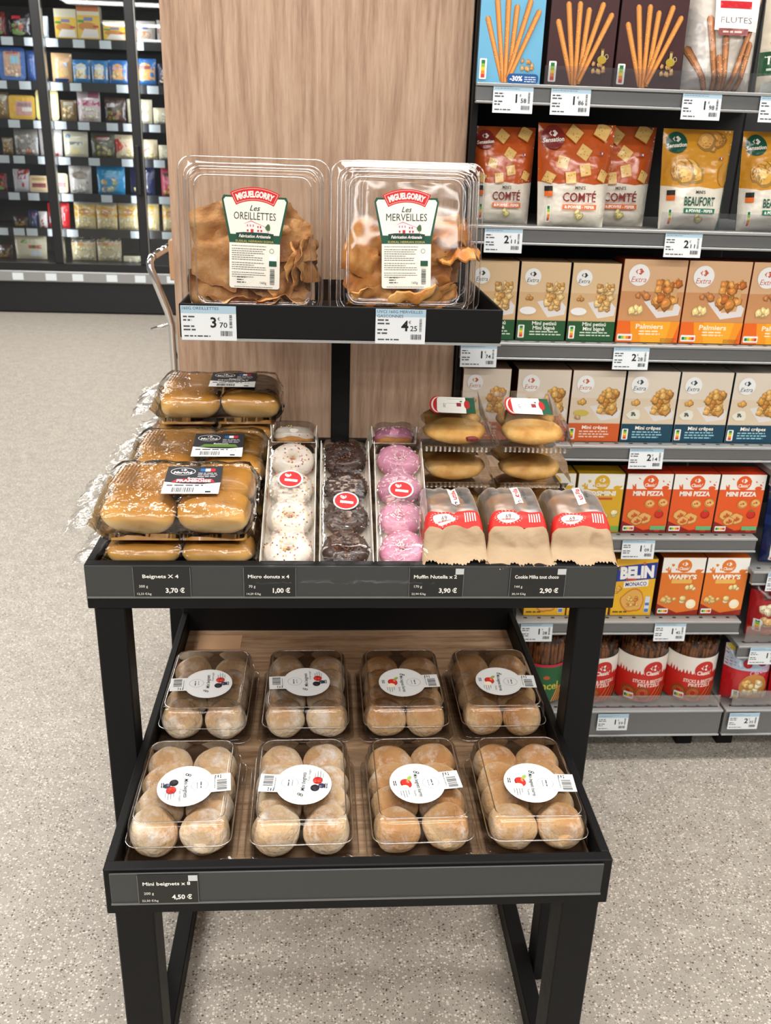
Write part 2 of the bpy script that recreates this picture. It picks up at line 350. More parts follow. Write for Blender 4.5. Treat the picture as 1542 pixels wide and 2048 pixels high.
class Print:
    def __init__(s): s.it = []; s.k = 0; s.inc = 1
    def shape(s, vs, fs, col):
        s.it.append((vs, fs, col if len(col) == 4 else S(*col), s.k)); s.k += s.inc; return s
    def poly(s, pts, col): return s.shape(list(pts), [tuple(range(len(pts)))], col)
    def rect(s, x0, y0, x1, y1, col): return s.poly([(x0, y0), (x1, y0), (x1, y1), (x0, y1)], col)
    def rr(s, x0, y0, x1, y1, r, col):
        q = rrect((x1-x0)/2, (y1-y0)/2, r, 0, 3, (x0+x1)/2, (y0+y1)/2); return s.poly([(a, b) for a, b, _ in q], col)
    def ell(s, cx, cy, rx, ry, col, n=18, rot=0.0, wob=0.0, seed=0):
        pts = []
        for i in range(n):
            a = 2*math.pi*i/n; k = 1+wob*noise.noise(Vector((math.cos(a)*1.5+seed*3.1, math.sin(a)*1.5, seed*1.7)))*1.6
            x, y = rx*math.cos(a)*k, ry*math.sin(a)*k
            pts.append((cx+x*math.cos(rot)-y*math.sin(rot), cy+x*math.sin(rot)+y*math.cos(rot)))
        return s.poly(pts, col)
    def ring(s, cx, cy, rx, ry, t, col, n=24):
        o = [(cx+rx*math.cos(2*math.pi*i/n), cy+ry*math.sin(2*math.pi*i/n)) for i in range(n)]
        q = [(cx+(rx-t)*math.cos(2*math.pi*i/n), cy+(ry-t)*math.sin(2*math.pi*i/n)) for i in range(n)]
        return s.shape(o+q, [(i, (i+1) % n, n+(i+1) % n, n+i) for i in range(n)], col)
    def text(s, t, cx, cy, h, col, w=None, bold=0.0, shear=0.0, rot=0.0, align='c', sq=None, arc=0.0):
        vs, fs = glyphs(t, bold, shear)
        if not vs: return s
        xs = [v[0] for v in vs]; x0, x1 = min(xs), max(xs)
        ky = h/.72; kx = ky if w is None else w/(x1-x0)
        if sq: kx = ky*sq
        if w and sq is None and kx > ky*1.4: kx = ky*1.4
        W = (x1-x0)*kx; ox = -W/2 if align == 'c' else (0 if align == 'l' else -W)
        c, sn = math.cos(rot), math.sin(rot); out = []
        for x, y in vs:
            a = (x-x0)*kx+ox; b = (y-.36)*ky
            if arc:
                th = a/arc; a, b = (arc+b)*math.sin(th), (arc+b)*math.cos(th)-arc
            out.append((cx+a*c-b*sn, cy+a*sn+b*c))
        return s.shape(out, fs, col)
    def lines(s, x0, y0, x1, n, step, h, col, seed=0):
        rn = random.Random(seed); vs = []; fs = []
        for i in range(n):
            x = x0; y = y0-i*step; end = x1-(x1-x0)*rn.choice((0, .05, .1, .35))
            while x < end:
                L = min(h*rn.uniform(1.5, 5), end-x); n0 = len(vs)
                vs += [(x, y), (x+L, y), (x+L, y+h), (x, y+h)]; fs.append((n0, n0+1, n0+2, n0+3)); x += L+h*.8
        return s.shape(vs, fs, col)
    def barcode(s, x0, y0, x1, y1, col=(20, 20, 20), vert=False, seed=1):
        rn = random.Random(seed); vs = []; fs = []; a, e = (y0, y1) if vert else (x0, x1); t = a; u = (e-a)/30
        while t < e:
            L = u*rn.choice((.5, .8, 1.4)); n0 = len(vs); b = min(t+L, e)
            vs += [(x0, t), (x1, t), (x1, b), (x0, b)] if vert else [(t, y0), (b, y0), (b, y1), (t, y1)]
            fs.append((n0, n0+1, n0+2, n0+3)); t = b+u*rn.choice((.5, .8, 1.2))
        return s.shape(vs, fs, col)
    def chunks(s, x0, y0, x1, y1, n, r, cols, seed=0, wob=.35):
        rn = random.Random(seed); s.inc = .3
        for i in range(n):
            c = rn.choice(cols); x, y = rn.uniform(x0, x1), rn.uniform(y0, y1); rr_ = r*rn.uniform(.75, 1.2); ro = rn.uniform(0, 3)
            s.ell(x, y, rr_, rr_*.85, tuple(q*.72 for q in c), 10, ro, wob, i+seed)
            s.ell(x-rr_*.1, y+rr_*.12, rr_*.82, rr_*.68, c, 10, ro, wob, i+seed)
            s.ell(x-rr_*.2, y+rr_*.25, rr_*.4, rr_*.3, tuple(min(255, q*1.13+8) for q in c), 8, ro, wob, i+seed+9)
        s.inc = 1; s.k += 1; return s
    def nutri(s, x, y, w_, h_):
        s.rr(x, y, x+w_, y+h_, min(w_, h_)*.15, (238, 238, 236)); cs = [(28, 120, 70), (140, 190, 60), (245, 205, 50), (232, 140, 45), (214, 60, 40)]
        for i, c in enumerate(cs):
            if w_ > h_: s.rect(x+w_*(.08+.168*i), y+h_*.25, x+w_*(.08+.168*(i+1)), y+h_*.7, c)
            else: s.rect(x+w_*.25, y+h_*(.92-.168*(i+1)), x+w_*.75, y+h_*(.92-.168*i), c)
        return s
    def logo(s, cx, cy, k, ca, cb=None):     # two arrowheads around a C
        L = [(-1, 0), (-.42, .62), (-.42, .34), (-.62, 0), (-.42, -.34), (-.42, -.62)]
        s.poly([(cx+x*k, cy+y*k) for x, y in L], ca)
        R = [(1.05, 0), (.35, .75), (-.02, .6), (-.2, .3), (.1, .34), (.3, .2), (.1, .12), (.1, -.12), (.3, -.2), (.1, -.34), (-.2, -.3), (-.02, -.6), (.35, -.75)]
        s.poly([(cx+x*k, cy+y*k) for x, y in R], cb or ca); return s
    def mesh(s, name, fmap, mat, maxlen=None, base=.0004, step=.00003):
        mb = MB()
        for vs, fs, col, k in s.it:
            d = base+step*k
            if maxlen:
                vs = list(vs); tri = []
                for f in fs:
                    if len(f) > 4 and len(fs) == 1:
                        c = len(vs); vs.append((sum(vs[i][0] for i in f)/len(f), sum(vs[i][1] for i in f)/len(f)))
                        tri += [(f[i], f[(i+1) % len(f)], c) for i in range(len(f))]
                    else: tri += [(f[0], f[i], f[i+1]) for i in range(1, len(f)-1)]
                mid = {}
                for _ in range(6):
                    nt_, ch = [], False
                    def mp_(a, b):
                        e = (min(a, b), max(a, b))
                        if e not in mid: mid[e] = len(vs); vs.append(((vs[a][0]+vs[b][0])/2, (vs[a][1]+vs[b][1])/2))
                        return mid[e]
                    lng = lambda a, b: (vs[a][0]-vs[b][0])**2+(vs[a][1]-vs[b][1])**2 > maxlen*maxlen
                    for a, b, c in tri:
                        e = (lng(a, b), lng(b, c), lng(c, a))
                        if not any(e): nt_.append((a, b, c)); continue
                        ch = True
                        if all(e):
                            x, y, z = mp_(a, b), mp_(b, c), mp_(c, a); nt_ += [(a, x, z), (x, b, y), (z, y, c), (x, y, z)]
                        else:
                            while not e[0]: a, b, c = b, c, a; e = (e[1], e[2], e[0])
                            if e[2] and not e[1]: a, b, c = c, a, b; e = (True, True, False)
                            x = mp_(a, b)
                            if e[1]:
                                y = mp_(b, c); nt_ += [(x, b, y), (a, x, y), (a, y, c)]
                            else: nt_ += [(a, x, c), (x, b, c)]
                    tri = nt_
                    if not ch: break
                fs = tri
            mb.add([fmap(x, y, d) for x, y in vs], fs, 0, col)
        return mb.mesh(name, M[mat], bool(maxlen))
    def build(s, name, fmap, mat='print_card', parent=None, maxlen=None, **kw):
        return obj(name, s.mesh(name, fmap, mat, maxlen, **kw), parent)
# common maps: a wall facing the viewer, and a flat top
def on_front(x0, y, z0): return lambda u, v, d: (x0+u, y-d, z0+v)
def on_top(x0, y0, z): return lambda u, v, d: (x0+u, y0+v, z+d)

# ------------------------------------------------------------------ the setting
fl = MB().grid(lambda u, v: (-9+18*u, -9+18.5*v, 0), 6, 6).build('floor', M['floor_speckle']); struct(fl, 'pale speckled vinyl floor of the store', 'floor')
ce = MB().grid(lambda u, v: (-9+18*u, -9+18.5*v, CEIL), 2, 2, flip=True).build('ceiling', M['ceiling_paint']); struct(ce, 'plain grey store ceiling', 'ceiling')

# ------------------------------------------------------------------ the wooden end panel and the display tables
pn = thing('wooden_panel', 'tall oak-look panel standing behind the bakery display', 'panel', (-.064, .955, 0))
MB().box(-.291, .281, 0, .36, .08, 2.6, bev=.002).build('board', M['oak_up'], pn)
MB().box(-.275, .276, .01, .35, 0, .08).build('plinth', M['black_metal'], pn)

def table(name, label, loc, x0, x1, d, z0, z1, zb, leg, legx0, legx1, strip, runner=None, backz=None):
    t = thing(name, label, 'table', loc); b = M['black_metal']
    MB().box(x0, x1, 0, .016, z0, z1, bev=.0015).build('front_beam', b, t)
    MB().box(x0, x1, d-.016, d, z0, backz or z1, bev=.0015).build('back_beam', b, t)
    MB().box(x0, x0+.012, .0165, d-.0165, z0, z1, bev=.0015).build('side_rail', b, t)
    MB().box(x1-.012, x1, .0165, d-.0165, z0, z1, bev=.0015).build('side_rail', b, t)
    o = MB().box(x0+.0125, x1-.0125, .0165, d-.0165, zb-.016, zb).build('tray_board', M['oak_side'], t); o['label'] = 'oak-look tray board'
    for lx in (legx0, legx1-leg):
        for ly in (.006, d-.006-leg):
            MB().box(lx, lx+leg, ly, ly+leg, 0, z0-.0005, bev=.002).build('leg', b, t)
    if runner:
        for lx in (legx0+.001, legx1-runner-.001):
            MB().box(lx, lx+runner, .006+leg+.001, d-.007-leg, 0.002, .045, bev=.0015).build('floor_runner', b, t)
    o = MB().box(strip[0], strip[1], -.0032, -.0004, strip[2], strip[3], bev=.0008).build('price_strip', M['price_strip'], t); o['label'] = 'grey plastic price strip'
    MB().box(strip[0], strip[1], -.0045, -.0033, strip[2], strip[2]+.003).build('strip_lip', M['rail_grey'], t)
    return t
table('display_table', 'tall black metal display table under the donuts and filled buns', (-.005, .262, 0), -.385, .383, .618, .76, .83, .80, .044, -.378, .376, (-.384, .381, .779, .8295))
table('display_table', 'low black metal display table under the clear boxes of mini beignets', (0, 0, 0), -.33, .33, .70, .453, .527, .487, .05, -.322, .322, (-.322, .318, .472, .5225), .028, .60)
cs = thing('top_shelf', 'small black shelf on a square post carrying the pastry boxes', 'shelf', (-.0225, .852, 0))
MB().box(-.0185, .0185, -.018, .018, .802, 1.104, bev=.0015).build('post', M['black_metal'], cs)
MB().box(-.05, .05, -.03, .03, .8005, .8015).build('foot_plate', M['black_metal'], cs)
MB().box(-.256, .250, -.332, .02, 1.105, 1.110, bev=.001).build('shelf_plate', M['black_metal'], cs)
MB().box(-.256, .250, -.337, -.333, 1.103, 1.1555, bev=.0012).build('front_lip', M['black_metal'], cs)
for x in (-.256, .246): MB().box(x, x+.004, -.3325, .02, 1.1105, 1.1555, bev=.0012).build('side_lip', M['black_metal'], cs)
MB().box(-.0515, .2455, .016, .02, 1.1105, 1.15).build('back_lip', M['black_metal'], cs)
MB().box(-.256, .250, -.3378, -.333, 1.0985, 1.1025).build('lip_trim', M['rail_pale'], cs)
pc = MB().box(-.295, -.212, .610, .664, .4872, .4876).build('paper_slip', M['card_box']); tag(pc, 'pale blank paper slip lying on the wooden low tray', 'paper')

# ------------------------------------------------------------------ price cards in the table strips
def black_card(label, x0, x1, y, z0, z1, name, wt, kg, price, qr=True):
    t = thing('price_card', label, 'price card', ((x0+x1)/2, y, z0)); W, H = x1-x0, z1-z0
    MB().box(-W/2, W/2, -.0009, 0, 0, H).build('card', M['card_black'], t)
    P = Print(); wh = (235, 233, 226)
    P.rect(.0002, .0, .0008, H, (120, 122, 122)); P.rect(W-.0008, 0, W-.0002, H, (120, 122, 122))
    P.text(name, W*.48, H*.70, H*.12, wh, w=min(W*.78, len(name)*.0042), bold=.02)
    P.text(price, W*.72, H*.22, H*.16, wh, bold=.03, w=W*.33); P.text(wt, W*.10, H*.36, H*.09, wh, align='l'); P.text(kg, W*.06, H*.10, H*.075, wh, align='l')
    if qr: P.rect(W*.84, H*.78, W*.99, H*.98, (196, 200, 202))
    P.build('card_print', on_front(-W/2, -.0009, 0), 'print_paper', t, base=.0001)
TY = .262-.0047
black_card('black price card reading Beignets X 4', -.322, -.241, TY, .7825, .8285, 'Beignets X 4', '300 g', '12,33 €/kg', '3,70 €', False)
black_card('black price card reading Micro donuts x 4', -.167, -.092, TY, .7825, .8285, 'Micro donuts x 4', '70 g', '14,29 €/kg', '1,00 €', False)
black_card('black price card for the hazelnut muffins, 3,90 euros', .070, .150, TY, .7825, .8285, 'Muffin Nutella x 2', '170 g', '22,94 €/kg', '3,90 €')
black_card('black price card for chocolate cookies, 2,90 euros', .217, .300, TY, .7825, .8285, 'Cookie Milka tout choco', '144 g', '20,14 €/kg', '2,90 €')
black_card('black price card reading Mini beignets x 8', -.287, -.210, -.0047, .4755, .5215, 'Mini beignets x 8', '200 g', '22,50 €/kg', '4,50 €')

def white_tag(label, x0, x1, y, z0, z1, a, b, head=None, seed=1, kg='', tilt=0.0, name='price_tag'):
    t = thing(name, label, 'price tag', ((x0+x1)/2, y, z0), (tilt, 0, 0)); W, H = x1-x0, z1-z0
    P = Print(); P.rect(0, H*.78, W, H, (168, 196, 214)); g = (70, 74, 78)
    hs = head or []
    for i, h in enumerate(hs): P.text(h, W*.03, H*(.93-.13*i), H*.085, (24, 44, 66), align='l', sq=1.1)
    if not hs: P.lines(W*.04, H*.84, W*.7, 2, -H*.07, H*.025, (110, 130, 150), seed)
    P.lines(W*.04, H*.66, W*.28, 2, H*.1, H*.045, g, seed+1); P.lines(W*.04, H*.38, W*.26, 2, H*.1, H*.045, g, seed+2); P.lines(W*.05, H*.10, W*.52, 1, .1, H*.04, g, seed+3)
    P.text(a, W*.585, H*.53, H*.30, (20, 20, 22), bold=.025); P.text('€', W*.685, H*.63, H*.09, (20, 20, 22)); P.text(b, W*.765, H*.455, H*.155, (20, 20, 22), w=W*.14, bold=.01)
    P.barcode(W*.875, H*.36, W*.925, H*.75, (70, 70, 72), True, seed); P.barcode(W*.71, H*.13, W*.92, H*.28, (40, 40, 42), False, seed+5)
    MB().box(-W/2, W/2, -.0007, 0, 0, H).build('card', M['tag_card'], t)
    P.build('tag_print', on_front(-W/2, -.0007, 0), 'print_paper', t, base=.0001)
    return t
white_tag('white price tag reading 3,70 under the left pastry box', -.276, -.191, .5142, 1.0995, 1.1525, '3', '70', ['160G OREILLETTES'], 3)
white_tag('white price tag reading 4,25 under the right pastry box', .026, .105, .5142, 1.0995, 1.1535, '4', '25', ['UVCI 160G MERVEILLES', 'GASCONNES'], 4)

# ------------------------------------------------------------------ clear boxes of mini beignets
def blob_mesh(name, mat, rx, ry, rz, amp, fr, seed, nu=20, nv=12, sq=1.0, flat=None):
    mb = MB(); rings = []
    for j in range(1, nv):
        ph = -math.pi/2+math.pi*j/nv; ring = []
        for i in range(nu):
            th = 2*math.pi*i/nu; c, s = math.cos(th), math.sin(th)
            x = math.copysign(abs(c)**sq, c)*math.cos(ph)**.8; y = math.copysign(abs(s)**sq, s)*math.cos(ph)**.8; z = math.sin(ph)
            k = 1+amp*nz((x, y, z), fr, seed)
            X, Y, Z = x*rx*k, y*ry*k, z*rz*(1+amp*nz((x, y, z), fr*1.3, seed+5))
            if flat and Z < -rz*flat: Z = -rz*flat
            ring.append((X, Y, Z))
        rings.append(ring)
    mb.loft(rings); n = len(mb.v); zb = -rz*(flat or 1)
    mb.add([(0, 0, zb)], []); mb.add([(0, 0, rz)], []); last = (nv-2)*nu
    for i in range(nu):
        mb.f.append([(i+1) % nu, i, n]); mb.f.append([last+i, last+(i+1) % nu, n+1]); mb.m += [0, 0]; mb.c += [None, None]
    return mb.mesh(name, M[mat], True)
BEI = {k: [blob_mesh('beignet', k, .0345, .0330, .0245, .10, 1.3, i+20*(k == 'dough_cinnamon'), 30, 18) for i in range(6)] for k in ('dough_sugar', 'dough_cinnamon')}
def lidmesh(spec, name, mat='clear', cap=True, n=5, smooth=True):
    return MB().loft([rrect(a, b, r, z, n) for a, b, r, z in spec], True, False, cap).mesh(name, M[mat], smooth)
LID = lidmesh([(.0775, .1085, .018, .010), (.0765, .1075, .018, .0115), (.0715, .1025, .018, .0115), (.0705, .1015, .018, .014), (.0695, .1000, .018, .032), (.0685, .0985, .018, .034), (.0672, .0960, .018, .052), (.0655, .0935, .018, .059), (.0620, .0900, .017, .0635), (.0580, .0860, .016, .0645), (.0560, .0840, .015, .0630), (.0545, .0825, .015, .0628)], 'lid')
TRAY = lidmesh([(.0765, .1075, .018, .0095), (.0700, .1010, .018, .0095), (.0690, .1000, .018, .0060), (.0660, .0970, .018, .0008)], 'tray')

def rim_mesh(loops, name='rolled_rim', r=.0011):
    mb = MB()
    for hw, hd, cr, z in loops:
        pts = [Vector(p) for p in rrect(hw, hd, cr, z, 5)]; n = len(pts); rings = []
        for i, p in enumerate(pts):
            d = (pts[(i+1) % n]-pts[i-1]).normalized(); x = Vector((d.y, -d.x, 0)); y = Vector((0, 0, 1))
            rings.append([p+(x*math.cos(k*1.0472)+y*math.sin(k*1.0472))*r for k in range(6)])
        rings.append(rings[0]); mb.loft(rings)
    return mb.mesh(name, M['clear_edge'], True)
RIM = rim_mesh([(.0772, .1082, .018, .0108), (.0700, .1008, .018, .0335), (.0600, .0880, .017, .0642)], r=.0009)
def oval_label(kind):
    P = Print(); wh = (224, 226, 226); g = (96, 100, 102); k = (24, 26, 28)
    P.rect(-.0215, .036, .0215, .0685, wh); P.ell(0, -.002, .049, .0445, wh, 40); P.ring(0, -.002, .0470, .0425, .0004, (196, 200, 200), 40)
    P.barcode(-.008, .047, .018, .0625, (50, 50, 52), False, 3); P.lines(-.019, .052, -.011, 3, .004, .0016, k, 2); P.lines(-.016, .043, .016, 1, .01, .0012, g, 4)
    P.ring(.002, .020, .0135, .0135, .0005, g, 26); P.lines(-.006, .021, .011, 1, .004, .0022, (90, 94, 96), 5); P.lines(-.005, .0155, .009, 1, .004, .0012, g, 6)
    P.text('8', -.026, .002, .0105, k, shear=.3, rot=-.15)
    if kind == 'berry':
        P.text('Mini beignets', .006, -.001, .0068, k, w=.046, shear=.3, bold=.01); P.text('Fruits rouges', .022, -.0095, .0042, (110, 112, 114), w=.030, shear=.3)
        P.ell(-.003, -.031, .0060, .0058, (52, 54, 76), 14); P.ell(-.0045, -.029, .0025, .0022, (104, 108, 134), 10); P.ell(-.009, -.0205, .0082, .0072, (26, 24, 30), 14); P.chunks(-.014, -.0245, -.0045, -.0165, 14, .0032, [(30, 28, 34), (50, 46, 54)], 7, .2)
        P.ell(.009, -.024, .0088, .0080, (176, 30, 30), 16); P.chunks(.0050, -.0285, .0130, -.0195, 16, .0034, [(206, 40, 36), (222, 66, 52)], 8, .2)
    else:
        P.text('Mini beignets fourrés', .006, -.001, .0064, k, w=.056, shear=.3, bold=.01); P.text('Pomme', .024, -.0095, .0042, (110, 112, 114), w=.015, shear=.3)
        P.ell(-.001, -.020, .0115, .0088, (150, 20, 18), 20, .3); P.ell(-.002, -.019, .0105, .0078, (210, 44, 34), 20, .3); P.ell(-.005, -.0165, .004, .002, (240, 130, 104), 12, .3)
        P.ell(.0095, -.024, .0070, .0075, (246, 232, 204), 18, .2); P.ell(-.013, -.0125, .0060, .0034, (150, 176, 80), 14, -.6)
    P.lines(.016, -.020, .032, 4, .0042, .0010, g, 9); P.lines(-.010, -.037, .008, 2, .003, .0014, k, 11)
    return P
LAB = {k: oval_label(k).mesh('label', on_top(0, 0, 0), 'print_paper', None, .0002) for k in ('berry', 'apple')}
ROWN = ['first', 'second', 'third', 'fourth']
for row, cy in enumerate((.1455, .4080)):
    for c, cx in enumerate((-.2455, -.0805, .0830, .2440)):
        rn = random.Random(row*10+c); kind = 'berry' if c < 2 else 'apple'
        left = (row == 0 and c == 1) or (row == 1 and c < 2)
        where = ('front' if row == 0 else 'back')
        end = {0: 'far left', 1: 'second from left', 2: 'third from left', 3: 'far right'}[c]
        t = thing('beignet_box', f'clear box of eight sugared mini beignets with {"red berry" if c < 2 else "apple"} label, {where} row, {end}', 'pastry box',
                  (cx+rn.uniform(-.001, .001), cy, .4872), (0, 0, rad(rn.uniform(-1.2, 1.2))), 'boxes of mini beignets on the low table')
        obj('base_tray', TRAY, t); obj('rolled_rim', RIM, obj('lid', LID, t))
        ms = BEI['dough_sugar' if c < 2 else 'dough_cinnamon']
        for j in range(4):
            for i in (-1, 1):
                obj('beignet', rn.choice(ms), t, (i*.0335+rn.uniform(-.002, .002), -.068+j*.0452+rn.uniform(-.002, .002), .0298+rn.uniform(-.001, .001)),
                    (rad(28+rn.uniform(-14, 10)), rad(rn.uniform(-12, 12)), rad(rn.uniform(-50, 50))), (rn.uniform(.94, 1.04), rn.uniform(.94, 1.03), rn.uniform(.95, 1.06)))
        obj('label', LAB[kind], t, (rn.uniform(-.004, .004), -.018+rn.uniform(-.003, .003), .0650), (rad(1.0), 0, rad((90 if left else -90)+rn.uniform(-7, 7))), (.88, .88, 1))

# ------------------------------------------------------------------ film-wrapped packs of four large beignets
BIG = [blob_mesh('bun', 'dough_big', .0535, .0395, .0265, .07, 1.1, 40+i, 24, 12, .62) for i in range(4)]
def film_mesh(hw, hd, h, seed, fin=.035, crinkle=.004, name='film'):
    mb = MB(); rings = []
    N = 34
    def sec(x, k, zc):      # one closed section of the sleeve across the pack, k shrinks it towards the seal
        out = []
        for i in range(N):
            a = 2*math.pi*i/N; c, s = math.cos(a), math.sin(a)
            y = math.copysign(abs(c)**.45, c)*hd*(1-.10*(1-k)); z = zc+math.copysign(abs(s)**.45, s)*h/2*k
            d = crinkle*(nz((x, y, z), 42, seed)+.6*nz((x, y, z), 95, seed+3))
            out.append((x+d*.5, y+c*d, max(.0006, z+s*d)))
        return out
    xs = [-hw-.012, -hw-.004, -hw+.004]+[-hw+.012+(2*hw-.024)*i/12 for i in range(13)]+[hw-.006, hw-.002, hw+.002]
    for x in xs:
        e = max(0, abs(x)-(hw-.014))/(.026 if x < 0 else .0165); k = max(.07, 1-e**1.6)
        rings.append(sec(x, k, h/2))
    mb.loft(rings)
    for sx in (-1, 1):       # sealed end fins
        def fin_f(u, v, sx=sx):
            x = -(hw+.010+fin*v) if sx < 0 else hw+.001+.003*v; y = (u-.5)*2*hd*.95
            return (x+.004*nz((u*6, v*3, seed), 1, 1), y, h/2+.010*nz((u*5, v*2, seed+sx), 1, 2)*(v+.3)-v*.012+.0015*math.sin(u*70))
        mb.grid(fin_f, 20, 4)
    return mb.mesh(name, M['film'], True)
FILMS = [film_mesh(.110, .083, .058, i) for i in range(3)]
PTRAY = lidmesh([(.112, .081, .014, .016), (.110, .079, .014, .015), (.107, .076, .014, .002)], 'pack_tray')
def pack_label(kind):
    P = Print(); W, H = .082, .084; wh = (238, 238, 234)
    P.poly([(0, 0), (W, 0), (W, H*.40), (W*.7, H*.34), (W*.35, H*.35), (0, H*.42)], wh)
    P.poly([(0, H*.42), (W*.35, H*.35), (W*.7, H*.34), (W, H*.40), (W, H), (0, H)], (34, 35, 42))
    P.ring(W*.29, H*.80, .0185, .0115, .0009, wh, 28); P.logo(W*.30, H*.855, .0045, wh); P.text('Marché', W*.29, H*.765, .0072, wh, w=.028, bold=.02, shear=.2)
    for i, c in enumerate(((20, 92, 158), (240, 240, 240), (196, 34, 40))): P.rect(W*(.60+.09*i), H*.80, W*(.69+.09*i), H*.905, c)
    P.lines(W*.57, H*.72, W*.92, 3, H*.06, H*.022, (200, 200, 204), 3); P.text('Beignets', W*.55, H*.545, .0052, wh, w=.024, bold=.02)
    if kind == 'FRAMBOISE': P.poly([(W*.12, H*.40), (W*.9, H*.40), (W*.84, H*.52), (W*.22, H*.52)], (198, 30, 38)); P.text('FRAMBOISE', W*.52, H*.455, .0078, (250, 246, 240), w=.050, bold=.03)
    elif kind == 'CHOCOLAT': P.text('CHOCOLAT', W*.50, H*.455, .0068, (235, 222, 205), w=.056, bold=.03)
    else: P.poly([(W*.12, H*.40), (W*.9, H*.40), (W*.84, H*.52), (W*.22, H*.52)], (104, 140, 62))
    P.lines(W*.06, H*.27, W*.74, 1, .01, H*.04, (70, 70, 74), 4); P.barcode(W*.17, H*.05, W*.56, H*.21, (80, 82, 84), False, 6); P.ring(W*.82, H*.26, .004, .004, .0006, (90, 90, 92), 12); P.rect(W*.76, H*.04, W*.86, H*.09, (40, 40, 42))
    return P.mesh('label', on_top(-W/2, -H/2, 0), 'print_paper', None, .0003)
PL = {k: pack_label(k) for k in ('FRAMBOISE', 'POMME', 'CHOCOLAT')}
TXT = Print().lines(-.030, .020, .030, 7, .0052, .0022, (84, 58, 36), 7).mesh('ingredient_print', on_top(0, 0, 0), 'print_paper', None, .0003)
def bun_pack(label, loc, rx, rz, seed, lab=None, ly=0.0, txt=True, sz=1.0, lx=.006):
    t = thing('bun_pack', label, 'pastry pack', loc, (rad(rx), 0, rad(rz)), 'film packs of four large beignets'); rn = random.Random(seed); t.scale = (1, 1, sz)
    obj('pack_tray', PTRAY, t); obj('film', FILMS[seed % 3], t)
    for i in (-1, 1):
        for j in (-1, 1):
            obj('bun', rn.choice(BIG), t, (i*.0545, j*.0395, .0288), (rad(rn.uniform(-4, 4)), rad(rn.uniform(-4, 4)), rad(rn.uniform(-5, 5)+180*rn.randint(0, 1))))
    if lab: obj('label', PL[lab], t, (lx, ly, .0600), (0, 0, rad(rn.uniform(-3, 1))))
    if txt: obj('ingredient_print', TXT, t, (-.072, .012, .0625), (0, 0, rad(82)))
    return t
BX = -.267
bun_pack('raspberry bun pack in crinkled film, frontmost and on top', (BX, .372, .8625), 9, 0, 1, 'FRAMBOISE', .0, lx=.020)
bun_pack('film bun pack lying flat under the raspberry pack', (BX+.004, .372, .8008), 0, 0, 2, None, sz=.82)
bun_pack('film bun pack with green-striped black label, behind the raspberry pack', (BX+.008, .552, .8630), 9, 1, 3, 'POMME', -.008, lx=.030)
bun_pack('film bun pack lying flat on the tray below the green-striped pack', (BX+.008, .550, .8008), 0, 0, 4, None, sz=.82)
bun_pack('chocolate bun pack on top of the rearmost stack', (BX+.024, .735, .9240), 4, 3, 5, 'CHOCOLAT', .0, lx=.022)
bun_pack('bun pack in the middle of the rearmost stack', (BX+.016, .730, .8625), 0, 1, 6, None)
bun_pack('bun pack at the bottom of the rearmost stack', (BX+.014, .730, .8008), 0, 0, 7, None)

# ------------------------------------------------------------------ donuts in card trays
def torus_pt(R, r, a, b, sz=1.0): return ((R+r*math.cos(b))*math.cos(a), (R+r*math.cos(b))*math.sin(a), r*sz*math.sin(b))
def donut_meshes(kind, seed):
    R, r = .0194, .0153; rn = random.Random(seed)
    d = MB(); d.loft([[torus_pt(R, r*(1+.04*nz((math.cos(a), math.sin(a), b), 1.5, seed)), a, b, .95) for b in [2*math.pi*j/12 for j in range(12)]] for a in [2*math.pi*i/28 for i in range(29)]])
    dough = d.mesh('donut', M['dough_plain'], True)
    ic = MB(); ri = r*1.075; NA, NB = 36, 10
    def icf(i, j):
        a = 2*math.pi*i/NA; lo = -.25+.28*nz((math.cos(a)*2, math.sin(a)*2, seed), 1.2, seed); hi = math.pi+.55+.2*nz((math.cos(a)*2, math.sin(a)*2, seed+4), 1.2, seed)
        b = lo+(hi-lo)*j/NB; e = 1-(.05 if j in (0, NB) else 0)
        p = torus_pt(R, ri*e*(1+.03*nz((math.cos(a)*3, math.sin(a)*3, b*2), 1.6, seed)), a, b, .97); return p
    ic.loft([[icf(i, j) for j in range(NB+1)] for i in range(NA+1)], closed=False)
    icing = ic.mesh('icing', M['icing_'+kind], True)
    sp = MB(); cols = {'white': [S(232, 190, 60), S(214, 92, 70), S(150, 60, 60), S(240, 214, 130), S(226, 150, 150)], 'pink': [S(246, 222, 222), S(250, 234, 232), S(238, 200, 204)], 'choc': [S(66, 38, 26), S(104, 62, 40), S(44, 26, 20), S(132, 84, 58)]}[kind]
    for q in range({'white': 75, 'pink': 120, 'choc': 170}[kind]):
        a = rn.uniform(0, 2*math.pi); b = rn.uniform(.1, math.pi+.2) if kind != 'white' else rn.gauss(1.6, .9)
        p = Vector(torus_pt(R, ri*1.01, a, b, .97)); n = Vector((math.cos(b)*math.cos(a), math.cos(b)*math.sin(a), math.sin(b)))
        t1 = n.cross(Vector((rn.uniform(-1, 1), rn.uniform(-1, 1), rn.uniform(-1, 1)))).normalized(); t2 = n.cross(t1)
        L, w_ = {'white': (.0019, .0014), 'pink': (.0040, .0010), 'choc': (.0023, .0015)}[kind]; L *= rn.uniform(.7, 1.2)
        c = rn.choice(cols); h = w_*1.1
        sp.add([p+t1*L*.9+n*h*.5, p+t2*w_+n*h*.2, p-t1*L*.9+n*h*.5, p-t2*w_+n*h*.2, p+n*h*1.4, p-n*h*.4], [(0, 1, 4), (1, 2, 4), (2, 3, 4), (3, 0, 4), (1, 0, 5), (2, 1, 5), (3, 2, 5), (0, 3, 5)], 0, c)
    return dough, icing, sp.mesh('sprinkles', M['sprinkle'])
